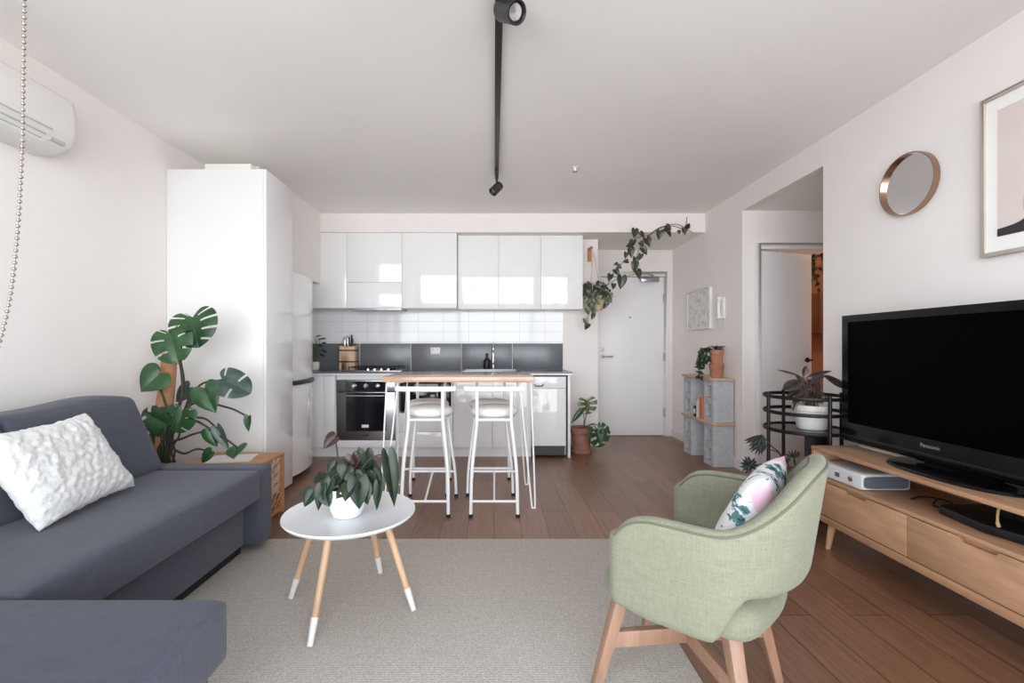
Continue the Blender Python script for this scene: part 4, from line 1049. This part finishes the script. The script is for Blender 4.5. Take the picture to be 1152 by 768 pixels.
# ------------------------------------------------------------------ concrete block shelf
def block_mb():
    # stands on end: 0.19 x 0.19 x 0.39 with two square cores running through x
    mb = MB(); h = .39; w = .095
    y0, y1 = -w, w; zs = [(.0, .045), (.165, .225), (.345, h)]
    for a, b in zs: mb.box(-w, w, y0, y1, a, b)
    for a, b in ((.045, .165), (.225, .345)):
        mb.box(-w, w, y0, y0 + .04, a, b).box(-w, w, y1 - .04, y1, a, b).box(-.01, w, y0 + .04, y1 - .04, a, b)
    return mb
bl0 = None
for (y, z, lb) in ((4.345, 0.001, 'lower concrete block of the stack nearest the recess'), (4.345, .4165, 'upper concrete block of the stack nearest the recess'), (4.815, .001, 'lower concrete block of the stack nearest the entry door'), (4.815, .4165, 'upper concrete block of the stack nearest the entry door')):
    if bl0 is None: bl0 = block_mb().build('concrete_block', 'concrete', smooth=False); o = bl0
    else: o = bl0.copy(); COL.objects.link(o)
    o.location = (2.14, y, z); tag(o, lb, 'concrete block', 'concrete blocks of the shelf')
def board(z, y0, y1):
    return MB().prism([(2.03, y0 + .05), (2.06, y0), (2.236, y0), (2.236, y1), (2.03, y1)], z, z + .0245)
tag(board(.3915, 4.215, 4.95).build('shelf_board', 'shelf_ply', bevel=.002), 'wooden board lying between the lower and upper concrete blocks', 'board', 'boards of the block shelf')
tag(board(.8075, 4.225, 4.93).build('shelf_board', 'shelf_ply', bevel=.002), 'wooden board lying on top of the concrete blocks', 'board', 'boards of the block shelf')
bk = None
for (y, w, h, m, lb) in ((4.475, .028, .215, 'book_orange', 'orange spined book nearest the concrete block on the shelf'), (4.505, .026, .21, 'book_red', 'red spined book on the block shelf'), (4.534, .024, .225, 'book_pink', 'pink spined book between red and white ones'),
        (4.560, .022, .19, 'book_white', 'tall white spined book on the block shelf'), (4.584, .020, .165, 'book_white', 'shorter white spined book at the end of the row')):
    b = thing('book', lb, 'book', (2.13, y, .416), 0, 'books on the block shelf')
    MB().box(-.088, .078, -w / 2, -w / 2 + .002, .001, h).box(-.088, .078, w / 2 - .002, w / 2, .001, h).box(-.09, -.0875, -w / 2, w / 2, .001, h).build('cover', m, b)
    MB().box(-.087, .074, -w / 2 + .002, w / 2 - .002, .003, h - .003).build('pages', 'paper', b)
t = thing('black_tin', 'small black box with pale label beside the books', 'box', (2.09, 4.645, .416))
MB().box(-.045, .06, -.03, .03, .001, .105).build('body', 'book_black', t, bevel=.003)
MB().box(-.0465, -.0455, -.02, .02, .03, .08).build('paper_label', 'paper', t)
# terracotta pots on top
ZT = .832
prof1 = [(.001, .001), (.052, .001), (.058, .02), (.060, .085), (.066, .09), (.068, .128), (.060, .130), (.056, .10)]
tag(MB().lathe(prof1, (2.12, 4.34, ZT), 30, caps=False).build('terracotta_pot', 'terracotta', sharp=50), 'lower terracotta pot carrying another one on the shelf top', 'pot')
t = thing('pot_plant', 'leafy plant in the upper terracotta pot, trailing over its side', 'plant', (2.12, 4.34, ZT + .1305))
MB().lathe([(.001, .001), (.058, .001), (.055, .02), (.058, .09), (.064, .094), (.066, .132), (.058, .134), (.054, .11)], (0, 0, 0), 30, caps=False).build('pot', 'terracotta', t, sharp=50)
MB().lathe([(.001, .118), (.056, .115)], (0, 0, 0), 18, caps=False).build('soil', 'soil', t)
lf = MB(); st = MB()
for i in range(70):
    a = random.uniform(0, 2 * PI); r = random.uniform(0, .06); p = V((r * math.cos(a), r * math.sin(a), .125 + random.uniform(0, .04)))
    d = V((math.cos(a), math.sin(a), random.uniform(-.2, .8))).normalized() * random.uniform(.022, .036)
    lf.leaf(p, p + d, (0, -.3, 1), .024, 'heart', 4, 2)
for i in range(9):
    e = V((-.11 - random.uniform(0, .04), random.uniform(-.02, .12), -.12 + random.uniform(-.02, .14)))
    pts = spline([(-.03, .01, .125), (-.09, e.y * .5, .135), (-.115, e.y * .8, .08), e], 5); st.tube(pts, .002, 5)
    for p in pts[2:]:
        for q in range(3):
            d = V((random.uniform(-1, .6), random.uniform(-1, 1), random.uniform(-1, .5))).normalized() * random.uniform(.024, .04)
            lf.leaf(p, p + d, (-.3, -1, .5), .026, 'heart', 4, 2)
for i in range(45):
    p = V((-.085 + random.uniform(-.03, .012), .02 + random.uniform(-.05, .08), random.uniform(.0, .13)))
    d = V((random.uniform(-1, .3), random.uniform(-1, .6), random.uniform(-.9, .3))).normalized() * random.uniform(.026, .04)
    lf.leaf(p, p + d, (-.3, -1, .5), .028, 'heart', 4, 2)
st.build('stem', 'stem_green', t); lf.build('foliage', 'leaf_small', t)
# monstera in terracotta pot by the bench end
t = thing('small_monstera', 'small monstera in a worn terracotta pot beside the bench end', 'plant', (.93, 4.86, 0))
MB().lathe([(.001, .002), (.108, .002), (.112, .018), (.108, .035), (.092, .04), (.104, .21), (.116, .215), (.122, .27), (.108, .272), (.102, .24)], (0, 0, 0), 32, caps=False).build('pot', 'terracotta_worn', t, sharp=50)
MB().lathe([(.001, .25), (.104, .246)], (0, 0, 0), 20, caps=False).build('soil', 'soil', t)
lf = MB(); pl = MB(); st = MB(); bp = V((.95, 4.85, .25))
for (bu, bv, tu, tv, wp, Y, sl, mb, nrm) in ((660, 450, 662, 466, 21, 4.86, 3, pl, (0, -1, .3)), (653, 463, 642, 476, 7, 4.80, 0, lf, (-.4, -.8, .3)), (671, 483, 677, 503, 26, 4.72, 3, lf, (.2, -1, .3)), (674, 481, 687, 487, 14, 4.74, 3, lf, (.2, -.8, .5))):
    b = W(bu, bv, Y); mb.leaf(b, W(tu, tv, Y - .02), nrm, wp * Y / 512, 'heart', 14, 4, sl, .2, .1); st.tube(arc(bp, b, (.02, 0, .05), 8), .005, 7)
st.build('stem', 'stem_green', t, world=True); lf.build('foliage', 'leaf_monstera', t, world=True); pl.build('pale_foliage', 'leaf_pale', t, world=True)

# ------------------------------------------------------------------ things on the walls
t = thing('small_picture', 'white framed pale sketch hanging over the concrete block shelf', 'picture', (2.25, 4.97, 1.53))
y0, y1, z0, z1 = -.275, .275, -.215, .215
MB().box(-.032, -.001, y0, y0 + .014, z0, z1).box(-.032, -.001, y1 - .014, y1, z0, z1).box(-.032, -.001, y0 + .014, y1 - .014, z0, z0 + .014).box(-.032, -.001, y0 + .014, y1 - .014, z1 - .014, z1).build('frame', 'satin_white', t, bevel=.001)
MB().box(-.024, -.004, y0 + .014, y1 - .014, z0 + .014, z1 - .014).build('print', 'pale_sketch', t)
t = thing('intercom_handset', 'white intercom handset with coiled cord on the wall', 'intercom', (2.25, 4.465, 1.5))
MB().box(-.022, -.001, -.042, .042, -.10, .11).build('base', 'white_plastic', t, bevel=.006)
MB().tube(spline([(-.040, .0, -.095), (-.046, .0, -.05), (-.05, 0, 0), (-.046, 0, .06), (-.040, 0, .11)], 5), [.026, .027, .025] + [.016] * 15 + [.025, .027, .024], 14).build('handset', 'white_plastic', t)
pts = []
for i in range(160):
    q = i / 159; a = q * 2 * PI * 22
    c = V((-.03, .018 * math.cos(PI * q), -.10 - .11 * math.sin(PI * q))); pts.append(c + V((.004 * math.cos(a), .004 * math.sin(a), 0)))
MB().tube(pts, .0015, 5).build('cord', 'white_plastic', t)
# round mirror
t = thing('round_mirror', 'small round mirror with deep copper rim on the white wall', 'mirror', (2.25, 2.458, 1.998))
MB().lathe([(.165, -.001), (.165, -.032), (.160, -.032), (.160, -.010)], (0, 0, 0), 72, caps=False, axis='x').build('rim', 'copper', t, sharp=40)
MB().lathe([(.001, -.012), (.160, -.012)], (0, 0, 0), 72, caps=False, axis='x').build('mirror_glass', 'mirror_glass', t, smooth=False)
# art print
t = thing('art_print', 'large framed abstract print in brown tones on the white wall', 'picture', (2.25, 1.82, 1.882))
hy, hzz = .262, .357
f = MB()
for a0, a1, b0, b1 in ((-hy, -hy + .017, -hzz, hzz), (hy - .017, hy, -hzz, hzz), (-hy + .017, hy - .017, -hzz, -hzz + .017), (-hy + .017, hy - .017, hzz - .017, hzz)): f.box(-.030, -.001, a0, a1, b0, b1)
f.build('frame', 'frame_greige', t, bevel=.001)
mt_ = MB().box(-.018, -.004, -hy + .017, hy - .017, -hzz + .017, hzz - .017).build('mat_board', 'mat_board', t)
MB().box(-.0192, -.018, -.197, .197, -.275, .285).build('print_ground', 'print_pale', mt_)
def blob(pts, dep, name, mat):
    MB().prism(pts, -.0192 - dep, -.0190 - dep + .0001, 'x').build(name, mat, mt_)
def ell(cy, cz, ry, rz, n=32, a0=0, a1=2 * PI): return [(cy + ry * math.cos(a0 + (a1 - a0) * i / n), cz + rz * math.sin(a0 + (a1 - a0) * i / n)) for i in range(n)]
body = [(p.x, p.y) for p in spline([(.085, -.245), (.10, -.15), (.075, -.06), (.03, .0), (-.03, .03), (-.10, .02), (-.15, -.06), (-.17, -.24)], 6)]
blob(body, .0006, 'print_figure', 'print_tan')
blob(ell(-.03, .12, .075, .105), .0010, 'print_shape', 'print_brown')
blob(ell(-.01, .045, .068, .075, 24, PI, 2 * PI), .0014, 'print_shape', 'print_dark')
base_ = [(p.x, p.y) for p in spline([(.197, -.242), (.12, -.232), (.06, -.205), (-.02, -.198), (-.10, -.215), (-.197, -.235)], 5)] + [(-.197, -.275), (.197, -.275)]
blob(base_, .0018, 'print_shape', 'print_dark')
# split air conditioner
t = thing('wall_mounted_air_conditioner', 'white wall-mounted split air conditioner near the ceiling', 'air conditioner', (XL, 1.85, 2.2))
sec = [(.001, -.13), (.001, .15), (.16, .15), (.19, .13), (.205, .06), (.205, -.02), (.19, -.075), (.15, -.115), (.09, -.135)]
b = MB()
def acs(y, k):
    cx, cz = .1, .01
    return [V((cx + (p - cx) * k, y, cz + (q - cz) * k)) for p, q in sec]
rows_ = [acs(-.47, .9), acs(-.462, .97), acs(-.45, 1), acs(.40, 1), acs(.418, .98), acs(.428, .92)]
for r in rows_: b.v += [V((max(.001, p.x), p.y, p.z)) for p in r]
ns = len(sec)
for i in range(5):
    for k in range(ns): b.f.append((i * ns + k, i * ns + (k + 1) % ns, (i + 1) * ns + (k + 1) % ns, (i + 1) * ns + k))
b.f.append(tuple(range(ns))[::-1]); b.f.append(tuple(5 * ns + k for k in range(ns)))
b.build('housing', 'ac_white', t, sharp=40)
MB().beam((.1985, -.42, -.052), (.1985, .30, -.052), .004, .004).build('panel_seam', 'grey_and_slot_shade', t)
MB().grid(lambda a, q: (.196 - .046 * q + .004, -.42 + .72 * a, -.064 - .048 * q), 2, 2).build('air_vane', 'white_plastic', t)
vs = MB()
for k in range(2): vs.beam((.186 - .022 * k, -.42, -.083 - .018 * k), (.186 - .022 * k, .28, -.083 - .018 * k), .006, .004)
vs.build('vane_slot', 'grey_and_slot_shade', t)  # slots are surface strips coloured as shade
MB().box(.165, .183, .31, .38, -.098, -.082).build('display', 'grey_and_slot_shade', t)
# roller blind and its ball chain
t = thing('roller_blind', 'roller blind at the window with a silver ball chain hanging down', 'blind', (-.47, .46, 2.47))
MB().tube([(-.43, .46, 2.485), (.75, .46, 2.485)], .032, 20).build('roller', 'white_plastic', t, world=True)
MB().box(-.475, -.445, .42, .50, 2.44, 2.549).build('bracket', 'white_plastic', t, world=True, bevel=.003)
ch_ = MB(); path = spline([(-.462, .46, 2.46), (-.475, .46, 1.46), (-.478, .46, 1.30), (-.486, .46, 1.19), (-.499, .46, 1.125), (-.510, .46, 1.105), (-.520, .46, 1.12)], 30)
acc = 0; last = path[0]; d0 = 0; pts = [path[0]]
for p in path[1:]:
    seg = (p - last)
    while acc + seg.length >= .0062:
        k = (.0062 - acc) / seg.length; q = last + seg * k; pts.append(q); last = q; seg = p - last; acc = 0
    acc += seg.length; last = p
for p in pts: ch_.sphere(p, .0019, 8, 6)
ch_.tube(path, .0005, 4)
ch_.build('ball_chain', 'bead_metal', t, world=True)

# ------------------------------------------------------------------ ceiling
t = thing('track_light', 'black ceiling track with two swivel spotlights', 'ceiling light', (.02, 2.6, ZC))
MB().box(-.0165, .0165, -1.2, 1.12, -.022, -.001).build('track', 'dark_track', t, bevel=.002)
def spot(y, ctr_, d, r=.045, L=.12):
    d = V(d).normalized(); c0 = V(ctr_)
    sp = MB().box(-.015, .015, y - .05, y + .05, -.06, -.022).tube([(0, y, -.05), (0, y, -.085), c0 - d * .02], .010, 10)
    o = sp.build('spotlight', 'dark_track', t, bevel=0)
    up = d.orthogonal().normalized(); sd = d.cross(up)
    can = MB()
    prof = [(.001, -L / 2), (r * .93, -L / 2), (r, -L / 2 + .006), (r, L / 2), (r - .005, L / 2), (r - .008, L / 2 - .02), (.001, L / 2 - .022)]
    can.lathe(prof, (0, 0, 0), 28, caps=False)
    can.v = [c0 + up * p.x + sd * p.y + d * p.z for p in can.v]
    can.build('lamp_head', 'dark_track', o)
    bu = MB().lathe([(r * .72, L / 2 - .0215), (r * .66, L / 2 - .012), (.001, L / 2 - .010)], (0, 0, 0), 24, caps=False)
    bu.v = [c0 + up * p.x + sd * p.y + d * p.z for p in bu.v]
    bu.build('lamp_lens', 'chrome', o)
spot(1.06, (-.004, 1.06, -.155), (-.5, -.35, -.62), .036, .10)
spot(-.80, (.040, -.80, -.102), (.42, -.55, -.5), .043, .115)
t = thing('ceiling_sprinkler', 'small metal sprinkler head on the ceiling', 'sprinkler', (.643, 3.617, ZC))
MB().lathe([(.028, -.001), (.027, -.006), (.012, -.008), (.010, -.03), (.001, -.031)], (0, 0, 0), 18, caps=False).build('rosette', 'white_plastic', t)
MB().lathe([(.022, -.036), (.022, -.038)], (0, 0, 0), 14).tube([(0, 0, -.03), (0, 0, -.037)], .005, 8).build('deflector', 'stainless', t)

# ------------------------------------------------------------------ hanging planter with trailing vine
t = thing('hanging_planter', 'hanging basket of trailing heart-leaf vine beside the wall cupboards', 'hanging plant', (1.13, 5.08, 1.6))
Hk = W(664, 283, 5.13)
hk = MB().box(Hk.x - .018, Hk.x + .022, 5.17, 5.199, Hk.z - .10, Hk.z + .05).tube(spline([(Hk.x, 5.175, Hk.z + .03), (Hk.x + .005, 5.12, Hk.z + .05), (Hk.x + .01, 5.07, Hk.z + .03), (Hk.x + .01, 5.06, Hk.z + .015)], 5), .009, 8)
hk.build('bracket', 'leather_tan', t, world=True, bevel=0)
pc = W(672, 336, 5.06)
cd = MB()
for k in range(4):
    a = PI / 4 + k * PI / 2; cd.tube([(Hk.x + .01, 5.06, Hk.z + .02), (pc.x + .095 * math.cos(a), 5.06 + .095 * math.sin(a), pc.z + .02)], .0045, 6)
cd.build('cord', 'cord_pink', t, world=True)
MB().lathe([(.001, -.13), (.055, -.128), (.085, -.07), (.098, .0), (.10, .03), (.09, .03), (.088, .0)], tuple(pc), 26, caps=False).build('basket', 'basket', t, world=True)
MB().lathe([(.001, .015), (.09, .012)], tuple(pc), 16, caps=False).build('soil', 'soil', t, world=True)
vine = MB(); lf = MB(); pl = MB()
def vl(u, v, Y, px, ang, mb=None):
    c = W(u, v, Y); L = px * Y / 512; a = math.radians(ang)
    d = V((math.cos(a), random.uniform(-.3, .1), math.sin(a))).normalized()
    (mb or lf).leaf(c - d * L * .35, c + d * L * .5, (random.uniform(-.4, .4), -1, random.uniform(0, .5)), L * .72, 'heart', 6, 2, 0, .25, .1)
for (u, v, px, ang) in ((714, 262, 12, -95), (722, 264, 10, -60), (729, 272, 13, -70), (711, 274, 11, -110), (708, 276, 9, 200), (722, 275, 9, -50), (710, 284, 12, -85), (725, 282, 11, -60), (720, 289, 9, -110), (704, 287, 8, -100), (704, 294, 7, 190), (715, 293, 10, -90), (714, 300, 13, -95), (718, 308, 13, -80), (693, 297, 6, 200), (697, 300, 7, -40), (694, 306, 10, -60), (686, 312, 10, -110), (699, 317, 17, -95), (690, 322, 8, -100), (742, 264, 12, -95), (752, 256, 9, -40), (753, 263, 8, -60), (748, 259, 8, 200), (770, 260, 9, -80), (774, 254, 8, 60), (764, 261, 5, -90)):
    vl(u, v, 4.82, px, ang)
for pts in ([(676, 328, 5.0), (690, 316, 4.9), (712, 309, 4.83), (718, 306, 4.82)], [(678, 328, 5.0), (694, 303, 4.86), (704, 290, 4.82), (713, 270, 4.82), (730, 264, 4.82), (742, 256, 4.83), (760, 252, 4.83), (772, 257, 4.83)], [(718, 306, 4.82), (716, 290, 4.82), (724, 272, 4.82), (740, 258, 4.83), (756, 254, 4.83), (770, 257, 4.83), (773, 244, 4.83)], [(770, 257, 4.83), (779, 261, 4.84)]):
    vine.tube(spline([W(*p) for p in pts], 8), .0035, 6)
for i in range(46):
    u = random.uniform(658, 684); v = random.uniform(318, 333) + abs(u - 672) * .25
    vl(u, v, random.uniform(4.94, 5.1), random.uniform(7, 11), random.uniform(-150, -20))
for (x0, x1, e) in ((664, 662, 368), (670, 668, 352), (680, 682, 345), (676, 674, 340), (684, 683, 338)):
    vine.tube(spline([W(x0, 328, 4.97), W((x0 + x1) / 2 - 1, (328 + e) / 2, 4.96), W(x1, e, 4.96)], 6), .003, 5)
    nn = int((e - 326) / 6)
    for k in range(nn): vl(x0 + (x1 - x0) * k / nn + random.uniform(-4, 4), 330 + (e - 328) * (k + .5) / nn, 4.95, random.uniform(7, 10), random.uniform(-130, -50), pl if k % 2 else lf)
vine.build('vine', 'stem_brown', t, world=True); lf.build('foliage', 'leaf_vine', t, world=True); pl.build('pale_foliage', 'leaf_pale', t, world=True)

# ------------------------------------------------------------------ room behind the recess door
t = thing('bedroom_cabinet', 'dark brown wooden cabinet on the orange wall beyond the ajar door', 'cabinet', (4.3, 6.15, 1.31))
MB().box(3.9, 4.74, 6.06, 6.298, 1.30, 1.84).build('carcass', 'bedroom_dark', t, world=True, bevel=.004)
for x0, x1 in ((3.905, 4.318), (4.322, 4.735)): MB().box(x0, x1, 6.042, 6.059, 1.305, 1.835).build('door', 'bedroom_dark', t, world=True, bevel=.003)
t = thing('bedroom_plant', 'trailing plant hanging high in the room beyond the ajar door', 'plant', (3.62, 5.05, 2.06))
MB().lathe([(.001, -.05), (.05, -.05), (.07, .05), (.062, .05), (.06, .03)], (0, 0, 0), 20, caps=False).build('pot', 'terracotta', t)
MB().tube([(0, 0, .33), (0, 0, .04)], .003, 6).tube([(.062, 0, .045), (0, 0, .2), (-.062, 0, .045)], .003, 6).build('cord', 'cord_pink', t)
lf = MB(); st = MB()
for i in range(14):
    a = random.uniform(0, 2 * PI); e = V((.12 * math.cos(a), .12 * math.sin(a), -random.uniform(.05, .32))); pts = spline([(0, 0, .04), (.07 * math.cos(a), .07 * math.sin(a), .07), e], 5); st.tube(pts, .002, 5)
    for p in pts[3:]:
        d = V((random.uniform(-1, 1), random.uniform(-1, 1), -1)).normalized() * .06
        lf.leaf(p, p + d, (0, -1, .2), .045, 'heart', 5, 2)
st.build('stem', 'stem_green', t); lf.build('foliage', 'leaf_small', t)
t = thing('pendant_lamp', 'lit warm pendant bulb in the room beyond the ajar door', 'lamp', (3.3, 5.3, 2.4))
MB().tube([(0, 0, -.001), (0, 0, -.3)], .004, 8).build('cord', 'black_plastic', t)
MB().sphere((0, 0, -.36), .05, 18, 12).build('bulb', 'bulb_warm', t)
MB().lathe([(.02, -.30), (.022, -.33)], (0, 0, 0), 14).build('socket', 'black_plastic', t)

# ------------------------------------------------------------------ daylight, camera, view
w = bpy.data.worlds.new('world'); SC.world = w; w.use_nodes = True
nt = w.node_tree; bg = nt.nodes['Background']
tc = nt.nodes.new('ShaderNodeTexCoord'); sp = nt.nodes.new('ShaderNodeSeparateXYZ'); nt.links.new(tc.outputs['Generated'], sp.inputs[0])
rp = nt.nodes.new('ShaderNodeMapRange'); rp.inputs['From Min'].default_value = -1; rp.inputs['From Max'].default_value = 1; nt.links.new(sp.outputs['Z'], rp.inputs[0])
cr = nt.nodes.new('ShaderNodeValToRGB'); e = cr.color_ramp.elements
e[0].position = .36; e[0].color = (1.08, 1.09, 1.10, 1); e[1].position = .47; e[1].color = (.92, .96, 1.0, 1)
for p, c in ((.58, (.92, .96, 1.0, 1)), (.72, (.42, .46, .50, 1)), (.95, (.30, .35, .42, 1))):
    x = e.new(p); x.color = c
nt.links.new(rp.outputs[0], cr.inputs['Fac']); nt.links.new(cr.outputs['Color'], bg.inputs['Color'])
bg.inputs['Strength'].default_value = 8.3
pl_ = bpy.data.lights.new('window_portal', 'AREA'); pl_.shape = 'RECTANGLE'; pl_.size = 4.2; pl_.size_y = 2.43; pl_.cycles.is_portal = True
po = bpy.data.objects.new('window_portal', pl_); COL.objects.link(po); po.location = (-.02, YW + .02, 1.215); po.rotation_euler = (PI / 2, 0, 0)
po.rotation_euler = (-PI / 2, 0, PI)      # emits into the room (+Y)

cam = bpy.data.cameras.new('camera'); co = bpy.data.objects.new('camera', cam); COL.objects.link(co)
co.location = (0, 0, CAM_H); co.rotation_euler = (PI / 2, 0, 0)
cam.sensor_width = 36; cam.lens = 16.0; cam.clip_start = .02
cam.shift_x = 20 / 1152; cam.shift_y = 7 / 1152
SC.camera = co
SC.cycles.max_bounces = 12; SC.cycles.diffuse_bounces = 8; SC.cycles.transparent_max_bounces = 12; SC.cycles.glossy_bounces = 5
SC.cycles.use_denoising = True
SC.cycles.caustics_reflective = False; SC.cycles.caustics_refractive = False; SC.cycles.sample_clamp_indirect = 6
vs_ = SC.view_settings
vs_.view_transform = 'Standard'; vs_.look = 'None'; vs_.gamma = 1; vs_.use_curve_mapping = False; vs_.exposure = -0.02
